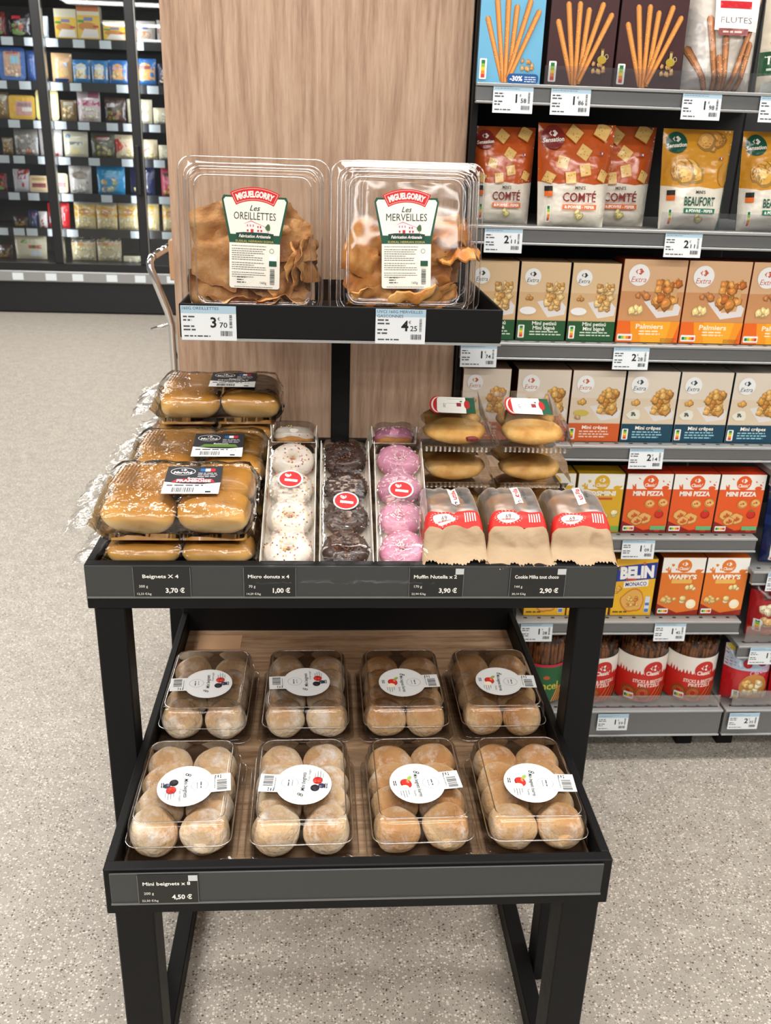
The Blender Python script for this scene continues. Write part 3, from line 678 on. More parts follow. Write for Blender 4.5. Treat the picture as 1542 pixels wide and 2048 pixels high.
DON = {k: [donut_meshes(k, 5*i+len(k)) for i in range(3)] for k in ('white', 'pink', 'choc')}
DT = MB()
W2, LN, TH = .0375, .136, .0006
DT.box(-W2, W2, -LN, LN, .0003, .0012)
for sx in (-1, 1):
    DT.add([(sx*W2, -LN, .0003), (sx*W2, LN, .0003), (sx*(W2+.002), LN, .030), (sx*(W2+.002), -LN, .030), (sx*(W2-.0008), -LN, .0003), (sx*(W2-.0008), LN, .0003), (sx*(W2+.0012), LN, .030), (sx*(W2+.0012), -LN, .030)],
           [(0, 1, 2, 3), (4, 7, 6, 5), (3, 2, 6, 7), (0, 3, 7, 4), (1, 5, 6, 2)])
DTRAY = DT.mesh('card_tray', M['card_white'])
def donut_film(seed):
    mb = MB(); rings = []; N = 22
    for i in range(17):
        v = i/16; y = -LN-.004+(2*LN+.008)*v; e = max(0, abs(v-.5)-.455)/.045; k = max(.08, 1-e**1.5); ring = []
        for q in range(N+1):
            u = q/N; a = math.pi*u; c, s = math.cos(a), math.sin(a)
            x = math.copysign(abs(c)**.5, c)*(W2+.0045); z = .004+(abs(s)**.5)*.036*k
            dd = .0022*nz((x, y, z), 60, seed); ring.append((x+c*dd, y, z+s*dd))
        rings.append(ring)
    mb.loft(rings, closed=False)
    for sy in (-1, 1):
        mb.grid(lambda u, v, sy=sy: ((u-.5)*2*(W2+.006), sy*(LN+.003+.022*v), .008+.006*v+.004*nz((u*5, v*3, seed+sy), 1, 3)+.0012*math.sin(u*60)), 18, 3)
    return mb.mesh('film', M['wrap'], True)
DFILM = [donut_film(i) for i in range(3)]
def euro_sticker():
    P = Print(); P.ell(0, 0, .0195, .0195, (244, 240, 236), 30); P.ell(0, 0, .0172, .0172, (206, 36, 38), 30); P.text('1', -.003, -.001, .0185, (250, 250, 248), bold=.05); P.text('€', .0072, .0050, .0085, (250, 250, 248), bold=.03)
    return P.mesh('price_sticker', on_top(0, 0, 0), 'print_paper', None, .0002)
EUR = euro_sticker()
def donut_pack(kind, label, base, ang, sticker=None, seed=0, rz=0.0, n=4):
    t = thing('donut_pack', label, 'donut pack', base, (rad(ang), 0, rad(rz)), 'narrow card trays of four small donuts'); rn = random.Random(seed)
    obj('card_tray', DTRAY, t); obj('film', DFILM[seed % 3], t)
    for i in range(n):
        dm, im, sm = DON[kind][rn.randint(0, 2)]
        d = obj('donut', dm, t, (rn.uniform(-.001, .001), -LN+.037+i*.0665, .0152), (rad(rn.uniform(-5, 5)), rad(rn.uniform(-5, 5)), rn.uniform(0, 6)))
        obj('icing', im, d); s = obj('sprinkles', sm, d); s['kind'] = 'stuff'
    if sticker is not None: o = obj('price_sticker', EUR, t, (.000, sticker, .0412), (rad(0), 0, rad(82))); o['label'] = 'round red one-euro sticker'
def lean(x, y0, z0, ang):   # centre of a tray whose lower front edge is at (y0, z0)
    return (x, y0+LN*math.cos(rad(ang)), z0+LN*math.sin(rad(ang)))
A1 = 23
donut_pack('white', 'tray of white iced donuts with coloured sprinkles, leaning in front', lean(-.1055, .283, .8012, A1), A1, .030, 1, 0)
donut_pack('choc', 'tray of chocolate donuts with chocolate crumbs, leaning between white and pink', lean(-.0195, .283, .8012, A1), A1, -.018, 2, 0)
donut_pack('pink', 'tray of pink iced donuts with pale sprinkles, leaning in front', lean(.0665, .283, .8012, A1), A1, .008, 3, -1)
B1 = -25
for k, lb, x, y1, s in (('white', 'rear tray of white iced donuts sloping down behind the front one', -.1055, .567, 4), ('choc', 'rear tray of chocolate donuts hidden behind the front one', -.019, .567, 5), ('pink', 'rear tray of darker pink donuts sloping down behind the front one', .0665, .567, 6)):
    a = B1 if k != 'choc' else -14
    donut_pack(k, lb, (x, y1+LN*math.cos(rad(a)), .8016+LN*math.sin(rad(-a))), a, None, s)

# ------------------------------------------------------------------ hinged clear boxes with oval pastries
def wedge_box():
    mb = MB(); w0, d = .0635, .100
    def ring(hw, y0, y1, zf, zb): return [(-hw, y0, zf), (hw, y0, zf), (hw, y1, zb), (-hw, y1, zb)]
    base = MB(); base.loft([ring(w0, -d, d, .012, .012), ring(w0-.004, -d+.004, d-.004, .011, .011), ring(w0-.008, -d+.008, d-.008, .0008, .0008)], True, False, True)
    lid = MB(); lid.loft([ring(w0+.002, -d-.003, d+.002, .0125, .0125), ring(w0-.002, -d+.001, d-.001, .0128, .0128), ring(w0-.003, -d+.002, d-.002, .022, .022), ring(w0-.004, -d+.004, d-.003, .022, .022), ring(w0-.010, -d+.008, d-.010, .047, .060)], True, False, True)
    ribs = MB()
    for i in range(14): x = -w0+.014+i*(2*w0-.028)/13; ribs.box(x-.0016, x+.0016, -d+.0005, -d+.0045, .003, .0105)
    return base.mesh('base_tray', M['clear']), lid.mesh('lid', M['clear']), ribs.mesh('base_ribs', M['clear_edge'])
WB = wedge_box()
OVAL = [blob_mesh('oval_pastry', 'pastry_gold', .0530, .036, .0150, .09, 1.6, 60+i, 28, 10) for i in range(3)]
def wedge_label():
    P = Print(); W, H = .072, .050
    P.ell(-.030, 0, .013, .024, (190, 40, 44), 20); P.ell(-.028, 0, .012, .022, (236, 222, 214), 20); P.ell(-.026, 0, .011, .021, (190, 40, 44), 20)
    P.rr(-.030, -.022, .034, .022, .007, (242, 240, 232)); P.poly([(.020, -.022), (.036, -.022), (.036, .022), (.020, .022)], (28, 84, 62)); P.ell(.022, .002, .005, .012, (188, 40, 44), 14)
    P.text('Les', -.016, -.002, .006, (50, 60, 56), shear=.3, rot=-1.57); P.lines(-.012, .016, .018, 2, .012, .0008, (120, 130, 124), 4); P.text('PASTIZ', -.005, 0, .007, (90, 110, 100), rot=-1.57, w=.032); P.rect(.004, -.004, .012, .006, (150, 50, 60)); P.rect(.010, .008, .014, .012, (90, 120, 80))
    P.it = [q for q in P.it]
    return P
WL = wedge_label(); WL.it.pop(-3); WL = WL.mesh('label', on_top(0, 0, 0), 'print_paper', None, .0003)
slope = math.atan2(.013, .182)
WZ = [.8012, .8602, .9215]
for s, cx in enumerate((.1665, .2985)):
    for k in range(3):
        side = ('left', 'right')[s]; lv = ('bottom', 'middle', 'top')[k]
        t = thing('wedge_box', f'clear hinged box of golden oval pastries, {lv} of the {side} stack', 'pastry box', (cx+(.002 if k == 2 else 0), .5930+.004*k, WZ[k]), (0, 0, rad((-1.5, 1, -2)[k])), 'hinged boxes of oval pastries')
        obj('base_tray', WB[0], t); obj('lid', WB[1], t); obj('base_ribs', WB[2], t)
        for j, y in enumerate((-.054, .020)): obj('oval_pastry', OVAL[(s+k+j) % 3], t, (0, y, .0265), (rad(14 if j == 0 else 8), 0, rad(3)))
        if k == 2 and s == 0: obj('jam_filling', blob_mesh('jam_filling', 'filling_red', .012, .004, .0045, .2, 2, 3, 12, 8), t, (.026, -.0865, .0215))
        if k == 2: obj('label', WL, t, (.003, .004, .0545), (slope, 0, rad(-4)), (1, 1.9, 1))

# ------------------------------------------------------------------ paper bags of muffins with a window
def bag_parts(seed):
    hw, L, h = .0475, .205, .082     # half width, length along y, height
    def prof(t):        # centre line of the top skin from the front crimp to the rear crimp: (y, z)
        K = [(-.017, .0125), (-.004, .015), (.010, .029), (.018, .056), (.032, .074), (.060, .084), (.095, .088), (.125, .086), (.150, .072), (.165, .040), (.178, .006), (.186, .002)]
        x = t*(len(K)-1); i = min(int(x), len(K)-2); f = x-i; f = f*f*(3-2*f)*.5+f*.5
        return K[i][0]*(1-f)+K[i+1][0]*f, K[i][1]*(1-f)+K[i+1][1]*f
    def skin(u, t, off=0.0):
        y, z = prof(t); a = (u-.5)*2; e = max(0, abs(a)-.62)/.38
        wv = hw*(1.0+.10*max(0, 1-t*5))*(1-.12*min(1, max(0, (z-.03)/.06)))
        x = math.copysign(min(abs(a)/.80, 1.0), a)*wv; z2 = z*(1-e**2.0)+off
        fold = .0045*nz((u*4, t*5, seed), 1.0, seed)+(.0040*math.sin(u*13+seed+t*9)+.005*nz((u*9, t*4, seed), 1, 3))*max(0, 1-t*3.2)-.0042*(1-min(1, abs(nz((u*3.2+t*1.5, t*4-u*2, seed), 1, seed+8))*3.0))**3
        return (x, y+fold, max(.0008, z2+fold*.8))
    def sheet(t0, t1, nt_, mat, name, off=0.0, u0=0.0, u1=1.0):
        mb = MB(); mb.grid(lambda u, v: skin(u0+(u1-u0)*u, t0+(t1-t0)*v, off), 26, nt_)
        return mb.mesh(name, M[mat], True)
    f = MB(); f.grid(lambda u, v: skin(u, .30*v), 30, 12)
    n = 26     # serrated hem
    for i in range(n):
        a, b, c = skin(i/n, 0), skin((i+1)/n, 0), skin((i+.5)/n, 0)
        f.add([a, b, (c[0], c[1]-.0035, max(.0006, c[2]-.001))], [(0, 1, 2)])
    front = f.mesh('paper_front', M['kraft'], True)
    return front, sheet(.30, .40, 5, 'red_paper', 'red_band'), sheet(.40, .70, 9, 'window_film', 'window', 0, .09, .91), sheet(.70, 1, 9, 'kraft', 'paper_back'), \
        sheet(.40, .70, 9, 'kraft', 'paper_side', 0, 0, .09), sheet(.40, .70, 9, 'kraft', 'paper_side', 0, .91, 1), skin
MUF = MB()
MUF.loft([[(r*math.cos(2*math.pi*i/24)*(1+(.05 if z > .03 else .03*(i % 2))), r*math.sin(2*math.pi*i/24)*(1+(.05 if z > .03 else .03*(i % 2))), z) for i in range(24)] for r, z in ((.024, .001), (.031, .034), (.037, .042), (.036, .052), (.030, .061), (.018, .067), (.004, .069))], True, True, True)
MUFM = MUF.mesh('muffin', M['muffin'], True)
MLAB = ['left', 'middle', 'right']
for q, cx in enumerate((.1400, .2350, .3300)):
    t = thing('muffin_bag', f'kraft paper muffin bag with red band and clear window, {MLAB[q]} of three', 'muffin bag', (cx, .2850, .8215), (0, 0, rad((1, -1, -3)[q])), 'window bags of muffins'); t.scale = (1, 1, .86)
    ck = thing('cookie_pack', f'flat dark brown cookie pack under the {MLAB[q]} muffin bag', 'cookie pack', (cx, .3650, .8008), (0, 0, 0), 'cookie packs under the muffin bags')
    MB().box(-.041, .041, -.078, .078, 0, .0195, 0, S(64, 36, 26), .004).build('wrapper', M['print_film'], ck)
    MB().grid(lambda u, v: ((u-.5)*.078, -.079-.007*v, .010+.002*math.sin(u*60)*v), 16, 2, 0, S(64, 36, 26)).build('crimp', M['print_film'], ck)
    fr, rb_, wi, bk, sd1, sd2, skin = bag_parts(11+q*3)
    obj('paper_front', fr, t); obj('red_band', rb_, t); obj('window', wi, t); obj('paper_back', bk, t); obj('paper_side', sd1, t); obj('paper_side', sd2, t)
    for y in (.076, .126): obj('muffin', MUFM, t, (0, y, .0012), None, (.88, .88, 1.0))
    P = Print(); tm = .352
    P.ell(.36, tm, .155, .036, (246, 236, 228), 24)
    for i in range(22):
        a = 2*math.pi*i/22; c, s_ = math.cos(a), math.sin(a); P.poly([(.36+.175*c-.006*s_, tm+.040*s_+.0015*c), (.36+.20*c, tm+.047*s_), (.36+.175*c+.006*s_, tm+.040*s_-.0015*c)], (246, 236, 228))
    P.text('69', .36, tm, .042, (120, 116, 116), w=.10, bold=.02); P.lines(.27, tm-.022, .45, 1, .1, .006, (206, 80, 70), 2)
    for i in range(5): P.rect(.64+.034*i, tm-.03, .655+.034*i, tm+.03, (244, 226, 220))
    P.build('band_print', lambda u, v, d, sk=skin: sk(u, v, .0003+d), 'print_paper', t, .03)
    P = Print(); P.rect(-.020, -.0065, .024, .0065, (246, 242, 236)); P.text('n', -.0165, .0, .0080, (20, 20, 22), bold=.03); P.text('utella', .0045, .0, .0085, (206, 38, 36), w=.030, bold=.03); P.text('Muffin', .004, -.0120, .0050, (70, 84, 84), w=.020)
    y, z = .100, .0905
    P.build('window_print', lambda u, v, d, sk=skin: sk(.56-v*9.0, .535+u*3.4, .0006+d), 'print_paper', t, .008)

# ------------------------------------------------------------------ upright clear boxes of fried pastries on the top shelf
BW, BH, BD = .1205, .1265, .072       # half width, half height, depth
UP_LID = lidmesh([(BW, BH, .022, .036), (BW-.001, BH-.001, .022, .038), (BW-.009, BH-.009, .022, .038), (BW-.010, BH-.010, .022, .042), (BW-.011, BH-.011, .022, .050), (BW-.014, BH-.014, .022, .052), (BW-.016, BH-.016, .022, .064), (BW-.021, BH-.021, .020, .070), (BW-.028, BH-.028, .018, .0715), (BW-.031, BH-.031, .016, .069), (BW-.034, BH-.034, .016, .0688)], 'lid', 'clear', True, 6)
UP_TRAY = lidmesh([(BW, BH, .022, .0355), (BW-.009, BH-.009, .022, .035), (BW-.012, BH-.012, .022, .026), (BW-.014, BH-.014, .022, .006), (BW-.020, BH-.020, .020, .001)], 'tray', 'clear', True, 6)
UP_RIM = rim_mesh([(BW, BH, .022, .037), (BW-.0105, BH-.0105, .022, .051), (BW-.0165, BH-.0165, .022, .0655), (BW-.029, BH-.029, .018, .0715), (BW-.013, BH-.013, .022, .014)], r=.0012)
def shard(name, mat, seed, sx, sy, th, wave, crimp=0.0):
    N = 14
    def f(u, v, s):
        a, b = (u-.5)*2, (v-.5)*2; ang = math.atan2(b, a); m_ = max(abs(a), abs(b))
        ed = 1+.20*nz((math.cos(ang)*1.2, math.sin(ang)*1.2, seed), 1, seed)+.06*nz((math.cos(ang)*7, math.sin(ang)*7, seed), 1, seed)+crimp*math.sin(ang*26)
        rnd = 1/(1+.16*min(abs(a), abs(b))/max(.001, m_)) if m_ else 1
        x, y = a*sx*(1+(ed-1)*m_)*rnd, b*sy*(1+(ed-1)*m_)*rnd
        z = wave*nz((a*.9, b*.9, 0), 1, seed+2)+wave*.5*nz((a*2.4, b*2.4, 1), 1, seed)+wave*.12*nz((a*7, b*7, 1), 1, seed)
        return (x, y, z+s*th*(max(0, 1-m_**5)*.8+.2))
    mb = MB(); mb.grid(lambda u, v: f(u, v, .5), N, N); mb.grid(lambda u, v: f(u, v, -.5), N, N, flip=True)
    per = [(i/N, 0) for i in range(N)]+[(1, i/N) for i in range(N)]+[(1-i/N, 1) for i in range(N)]+[(0, 1-i/N) for i in range(N)]
    mb.loft([[f(u, v, -.5) for u, v in per], [f(u, v, .5) for u, v in per]])
    return mb.mesh(name, M[mat], True)
ORE = [shard('crisp_sheet', 'oreillette', i, .060, .048, .0024, .022) for i in range(6)]
MER = [shard('fried_pastry', 'merveille', 30+i, .060, .040, .018, .024, .025) for i in range(5)]
def shield_label(word):
    P = Print(); cream = (240, 236, 224); gr = (24, 78, 58)
    T = [(-.052, .052), (-.049, .058), (.049, .058), (.052, .052), (.040, -.012), (-.040, -.012)]
    P.poly(T, gr); P.poly([(-.049, .051), (-.046, .055), (.046, .055), (.049, .051), (.0385, 0), (-.0385, 0)], cream)
    P.rr(-.040, -.083, .040, -.010, .004, cream); P.rect(-.040, -.013, .040, -.001, gr)
    # bowed red banner with white outline
    def bow(y0, y1, x0, x1, col, R=.075):
        n = 12; th = [x0/R+(x1-x0)/R*i/n for i in range(n+1)]
        up_ = [((R+y1)*math.sin(a), (R+y1)*math.cos(a)-R+.062) for a in th]; dn = [((R+y0)*math.sin(a), (R+y0)*math.cos(a)-R+.062) for a in th]
        P.shape(up_+dn, [(i, i+1, n+2+i, n+1+i) for i in range(n)], col)
    bow(-.011, .0095, -.036, .036, (206, 34, 38)); bow(-.0092, .0078, -.0340, .0340, (240, 210, 200)); bow(-.0086, .0072, -.0334, .0334, (206, 34, 38))
    P.text('MIGUELGORRY', 0, .0612, .0090, (246, 240, 230), w=.060, bold=.05, arc=.075)
    P.text('Les', 0, .0405, .0085, (40, 52, 48), shear=.35, bold=.01); P.text(word, 0, .0285, .0115, (34, 46, 44), w=.066)
    # the little house and its tree
    pk = (206, 120, 140); rd = (196, 40, 48)
    P.poly([(-.017, .0165), (-.006, .0215), (.017, .0125), (.017, .0118), (-.006, .0200), (-.018, .0158)], pk)
    P.poly([(-.015, .002), (.016, .002), (.016, .0120), (-.006, .0198), (-.015, .0160)], (244, 232, 228))
    for x in (-.0125, -.008, -.0035): P.rect(x, .012, x+.002, .0155, pk)
    for x in (.004, .008): P.rect(x, .0105, x+.002, .0135, rd)
    for x in (-.0125, .004, .009): P.rect(x, .0045, x+.0026, .0078, rd)
    P.rect(-.0065, .002, -.0020, .0085, rd); P.rect(.0205, .002, .0212, .0085, (90, 70, 50)); P.ell(.021, .0115, .0042, .0045, (70, 100, 62), 12, 0, .3)
    P.poly([(-.030, .002), (-.018, .0035), (.018, .0035), (.030, .002), (.028, -.006), (-.028, -.006)], (26, 60, 50)); P.text('Fabrication Artisanale', 0, -.0022, .0048, (240, 236, 224), w=.050, shear=.25, bold=.02)
    P.text('EUSKAL HERRIAN EGINA', 0, -.0100, .0034, (196, 170, 90), w=.060, bold=.01)
    g = (84, 84, 80); P.lines(-.036, -.018, .022, 1, .01, .0009, g, 1); P.lines(-.036, -.0225, .018, 6, .0033, .0010, g, 2); P.lines(-.036, -.0440, .018, 4, .0033, .0010, g, 3); P.lines(-.036, -.0590, .018, 3, .0033, .0009, g, 4)
    P.ring(.027, -.024, .0036, .0036, .0006, g, 14); P.rr(.023, -.0430, .035, -.0300, .001, (250, 250, 246)); P.rect(.023, -.0475, .035, -.0390, gr); P.barcode(.0245, -.0760, .0320, -.0510, (60, 70, 66), True, 4)
    P.ring(-.017, -.0705, .018, .008, .0002, (180, 180, 174), 4); P.lines(-.028, -.0665, -.012, 3, .0040, .0016, g, 6); P.text('160g', .014, -.0735, .0040, g, w=.010); P.lines(-.032, -.0810, .032, 1, .01, .0009, g, 8)
    return P.mesh('label', on_top(0, 0, 0), 'print_paper', None, .0003)
def pastry_box(label, x, y, word, food_, seed, lean_=7, rz=0.0, n=15, lift=0.0):
    t = thing('pastry_box', label, 'pastry box', (x, y, 1.1106+lift), (rad(90-lean_), 0, rad(rz)), 'upright clear boxes of fried pastries'); rn = random.Random(seed)
    obj('base_tray', UP_TRAY, t, (0, BH, 0)); obj('rolled_rim', UP_RIM, obj('lid', UP_LID, t, (0, BH, 0)))
    pool = ORE if food_ == 'ore' else MER; nm = 'crisp_sheet' if food_ == 'ore' else 'fried_pastry'
    KO = [(-.062, .052, .034, 0, 0, .4, .85), (-.058, .100, .042, .1, .15, 1.2, .9), (-.052, .140, .036, -.1, .1, .2, .85), (-.010, .060, .030, .1, -.1, .9, .9), (-.004, .118, .034, .05, 0, 2.0, .95), (.030, .140, .036, .1, -.15, .3, .85), (.030, .080, .030, 0, .2, 1.5, .85),
          (.062, .125, .040, 0, .25, .1, .7), (.066, .090, .036, .1, 1.15, .0, .75), (.078, .080, .034, .05, 1.25, .06, .72), (.090, .095, .036, -.05, 1.3, -.05, .75), (-.040, .026, .036, 1.30, 0, .05, .8), (.040, .024, .038, 1.35, .05, -.1, .8), (.000, .020, .048, 1.4, 0, .0, .85), (.052, .045, .040, .4, .5, .6, .6)]
    KM = [(-.070, .112, .036, .1, .1, 1.3, .75), (-.060, .065, .042, -.1, .2, 1.0, .7), (-.020, .120, .030, .1, 0, .3, .85), (.048, .128, .036, .1, -.1, .1, .85), (.036, .075, .036, .1, .1, .2, .8), (.086, .105, .034, .1, 1.25, 1.57, .8), (.078, .140, .030, .05, 1.1, 1.5, .7), (-.055, .030, .046, .9, .1, .1, .7), (.015, .026, .050, 1.1, 0, 0, .85), (.064, .034, .040, .7, .1, .4, .6), (-.010, .070, .028, 0, 0, 1, .8)]
    for i, (px, py, pz, rx_, ry_, rz_, sc_) in enumerate((KO if food_ == 'ore' else KM)[:n]):
        p = (px*.98, py+.004, pz); r = (rx_+rn.uniform(-.1, .1), ry_+rn.uniform(-.1, .1), rz_+rn.uniform(-.2, .2))
        obj(nm, pool[(i+seed) % len(pool)], t, p, r, (sc_, sc_, sc_))
    if word: obj('label', shield_label(word), t, (.002, BH+.010, .0700), (0, 0, rad(rn.uniform(-2, 2))))
pastry_box('upright clear box of thin crisp fried pastry sheets, left on the top shelf', -.1675, .652, 'OREILLETTES', 'ore', 2, 5, 0)
pastry_box('upright clear box of puffy fried pastries, front right on the top shelf', .0760, .650, 'MERVEILLES', 'mer', 3, 9.5, -1)
pastry_box('clear pastry box standing behind the puffy pastry box, its right edge showing', .1010, .752, None, 'mer', 4, 9, -1, 7)

# ------------------------------------------------------------------ shelving unit on the right
GX0, GX1, GY = .2190, .9160, .900
SH = [1.503, 1.255, 1.030, .815, .602, .392, .148]
def shelving(label, x0, x1, zs, base_h, left_end=True):
    t = thing('shelving_unit', label, 'shelving', ((x0+x1)/2, GY, 0)); c = (x0+x1)/2; a, b = x0-c, x1-c
    MB().box(a, b, .43, .45, .0, 2.2).build('back_panel', M['dark_panel'], t)
    if left_end: MB().box(a+.0005, a+.012, .03, .429, .16, 2.2, bev=.001).build('end_panel', M['black_metal'], t)
    for i, z in enumerate(zs):
        last = i == len(zs)-1; a2 = a+(.0125 if left_end else .0005)
        s = MB().box(a2, b-.0005, .0015, .428, z-.012, z).build('shelf_board', M['shelf_grey'], t)
        hol = MB(); n = int((b-a)/.032)
        for k in range(n):
            x = a2+.02+k*.032
            if x < b-.02: hol.box(x-.004, x+.004, .006, .012, z+.00005, z+.0003)
        h = hol.build('slot_row', M['dark_panel'], s); h['kind'] = 'stuff'
        rh = base_h if last else .033
        r = MB().box(a, b, -.008, .001, z-rh+.004, z-.005, bev=.001).build('price_rail', M['rail_grey'], t)
        MB().box(a, b, -.013, .001, z-.0048, z+.0008, bev=.001).build('rail_lip', M['rail_pale'], r)
        MB().box(a, b, -.013, .001, z-rh-.0005, z-rh+.0038, bev=.001).build('rail_lip', M['rail_pale'], r)
        if last:
            for x in (a+.05, b-.05): MB().box(x-.02, x+.02, .06, .10, 0, z-rh-.001).build('foot', M['black_metal'], t)
            MB().box(a, b, .18, .19, 0, z-.013).build('kick_plate', M['dark_panel'], t)
    return t
g1 = shelving('grey shelving unit of boxed savoury snacks right of the wooden panel', GX0, GX1, SH, .072)
g2 = shelving('second shelving unit of bagged snacks at the right edge', .922, 1.9, [1.25, 1.0, .76, .520, .326, .148], .072, False)
for (x0, x1, z) in ((.345, .91, SH[0]), (.60, .91, SH[1]), (.56, .91, SH[6])):
    MB().box(x0-(GX0+GX1)/2, x1-(GX0+GX1)/2, .003, .0045, z+.0006, z+.034).build('acrylic_lip', M['acrylic'], g1)
for z in (.326, .148): MB().box(-.47, .47, .003, .0045, z+.0006, z+.045).build('acrylic_lip', M['acrylic'], g2)

TAGS = [(0, .250, '1', '58', 'blue breadstick box'), (0, .357, '1', '86', 'maroon breadstick boxes'), (0, .604, '1', '98', 'white breadstick bag'), (0, .752, '1', '95', 'green breadstick bag'),
        (1, .252, '2', '11', 'leftmost orange cheese cracker bag'), (1, .608, '2', '11', 'green-edged cheese cracker bag'), (2, .2195, '1', '74', 'green puff boxes'), (2, .534, '2', '28', 'orange palmier boxes'),
        (3, .596, '2', '14', 'teal mini crepe boxes'), (4, .608, '1', '09', 'mini pizza boxes'), (5, .398, '1', '28', 'yellow cracker boxes, seen under the table'), (5, .712, '1', '45', 'orange wafer boxes')]
for i, (s, x, a_, b_, wh) in enumerate(TAGS):
    white_tag(f'white shelf price tag reading {a_},{b_} below the {wh}', x, x+.074, GY-.0145, SH[s]-.049, SH[s]-.001, a_, b_, None, 20+i, tilt=rad(-4))
white_tag('white price tag reading 1,59 on the bottom rail below the pretzel tubs', .607, .682, GY-.0145, .096, .142, '1', '59', None, 41)
white_tag('white price tag starting with 2 on the rightmost bottom rail', .932, 1.007, GY-.0145, .096, .142, '2', '35', None, 42)
white_tag('white price tag starting with 1 hanging above the caramel popcorn bag', .950, 1.025, GY-.0145, .279, .325, '1', '29', None, 43)
white_tag('white price tag at the right edge below the navy snack bags', .955, 1.03, GY-.0145, .473, .519, '1', '65', None, 44)

# ------------------------------------------------------------------ printed cartons
def carton(name, label, cat, x0, x1, s, H, draw, side, top=None, depth=.06, y=.918, yaw=0.0, group=None, z=None, lean_=0.0):
    W = x1-x0; t = thing(name, label, cat, ((x0+x1)/2, y, (SH[s] if z is None else z)+.001), (rad(lean_), 0, rad(yaw)), group)
    key = (name, round(W, 3), H, draw)
    if key not in _CT:
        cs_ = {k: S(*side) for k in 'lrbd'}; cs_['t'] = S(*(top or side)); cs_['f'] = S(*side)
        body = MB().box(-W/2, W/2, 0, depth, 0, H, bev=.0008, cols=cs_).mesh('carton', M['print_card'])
        P = Print(); draw(P, W-.0016, H-.0016); _CT[key] = (body, P.mesh('front_print', on_front(-W/2+.0008, 0, .0008), 'print_card', None, .0001))
    body, pr = _CT[key]; obj('carton', body, t); obj('front_print', pr, t); return t
_CT = {}
def stick(P, x0, y0, x1, y1, w_, seed, c=(212, 134, 62)):
    dx, dy = x1-x0, y1-y0; L = math.hypot(dx, dy); nx, ny = -dy/L, dx/L
    dk = tuple(q*.70 for q in c); lt = tuple(min(255, q*1.16+6) for q in c)
    for k, cc in ((1.0, dk), (.78, c), (.34, lt)):
        o = -w_*.10*(1-k)*2
        P.poly([(x0+nx*(w_*k*.75+o), y0+ny*(w_*k*.75+o)), (x0-nx*(w_*k*.75-o), y0-ny*(w_*k*.75-o)), (x1-nx*(w_*k-o), y1-ny*(w_*k-o)), (x1-nx*w_*k*.5+dx/L*w_*.7, y1-ny*w_*k*.5+dy/L*w_*.7), (x1+nx*w_*k*.5+dx/L*w_*.7, y1+ny*w_*k*.5+dy/L*w_*.7), (x1+nx*(w_*k+o), y1+ny*(w_*k+o))], cc)
    rn = random.Random(seed)
    for _ in range(10):
        f = rn.uniform(.15, .95); g = rn.uniform(-.7, .7)*w_; P.ell(x0+dx*f+nx*g, y0+dy*f+ny*g, w_*.16, w_*.12, rn.choice([(238, 206, 150), (156, 86, 34), (246, 222, 176)]), 6)
def d_stickbox(bg, oil):
    def f(P, W, H):
        P.rect(0, 0, W, H, bg)
        if oil: P.rr(W*.22, H*.735, W*.72, H*.79, .004, (150, 140, 90))
        for i, (a, b, c, d) in enumerate(((.40, .02, .12, .52), (.42, .01, .25, .66), (.45, .01, .42, .665), (.50, .02, .56, .62), (.48, .05, .76, .665), (.50, .04, .90, .585))): stick(P, W*a, H*b, W*c, H*d, W*.042, i)
        P.chunks(W*.66, H*.12, W*.86, H*.19, 9, W*.035, [(206, 160, 104), (190, 140, 84)], 3)
        P.nutri(W*.03, H*.03, W*.115, H*.17)
        if oil: P.ell(W*.82, H*.225, W*.07, H*.035, (176, 150, 40), 14); P.rect(W*.80, H*.25, W*.84, H*.30, (190, 170, 110)); P.rect(W*.795, H*.30, W*.845, H*.315, (120, 80, 50)); P.ring(W*.885, H*.25, W*.03, H*.022, W*.008, (190, 180, 130), 12)
        else: P.rr(W*.48, H*.01, W*.97, H*.085, .006, (24, 84, 152)); P.text('-30%', W*.62, H*.047, H*.040, (245, 245, 245), bold=.04, w=W*.20); P.lines(W*.75, H*.055, W*.94, 3, H*.018, H*.008, (220, 228, 240), 3)
    return f
d_blue, d_maroon = d_stickbox((108, 178, 214), False), d_stickbox((62, 28, 30), True)
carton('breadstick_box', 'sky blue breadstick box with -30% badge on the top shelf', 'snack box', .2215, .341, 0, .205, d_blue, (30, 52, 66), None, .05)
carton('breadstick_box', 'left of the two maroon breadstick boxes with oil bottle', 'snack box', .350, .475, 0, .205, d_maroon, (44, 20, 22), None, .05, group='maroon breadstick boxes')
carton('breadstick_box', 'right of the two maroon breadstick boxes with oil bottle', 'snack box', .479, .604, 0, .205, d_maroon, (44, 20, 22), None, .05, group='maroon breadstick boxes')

def scene_bg(P, W, H, c0, c1): P.rect(0, 0, W, H, c1); P.rect(0, H*.62, W, H, c0)
def extra_logo(P, W, H, c, k=1.0):
    x, y, r = W*.25, H*.815, W*.165*k
    P.ell(x, y, r, r, (242, 243, 243), 28); P.logo(x, y+r*.32, r*.40, tuple(min(255, q+14) for q in c), c); P.text('Extra', x, y-r*.38, r*.52, c, w=r*1.45, shear=.25)
def glassful(P, W, H, cols, seed, cloth=True):
    if cloth: P.poly([(W*.38, H*.50), (W*.62, H*.30), (W*.96, H*.34), (W*.98, H*.44), (W*.80, H*.56)], (226, 222, 222))
    P.poly([(W*.53, H*.64), (W*.90, H*.66), (W*.86, H*.40), (W*.62, H*.38)], (214, 170, 120)); P.chunks(W*.58, H*.42, W*.86, H*.66, 22, W*.078, cols, seed); P.chunks(W*.58, H*.64, W*.90, H*.73, 10, W*.068, cols, seed+5)
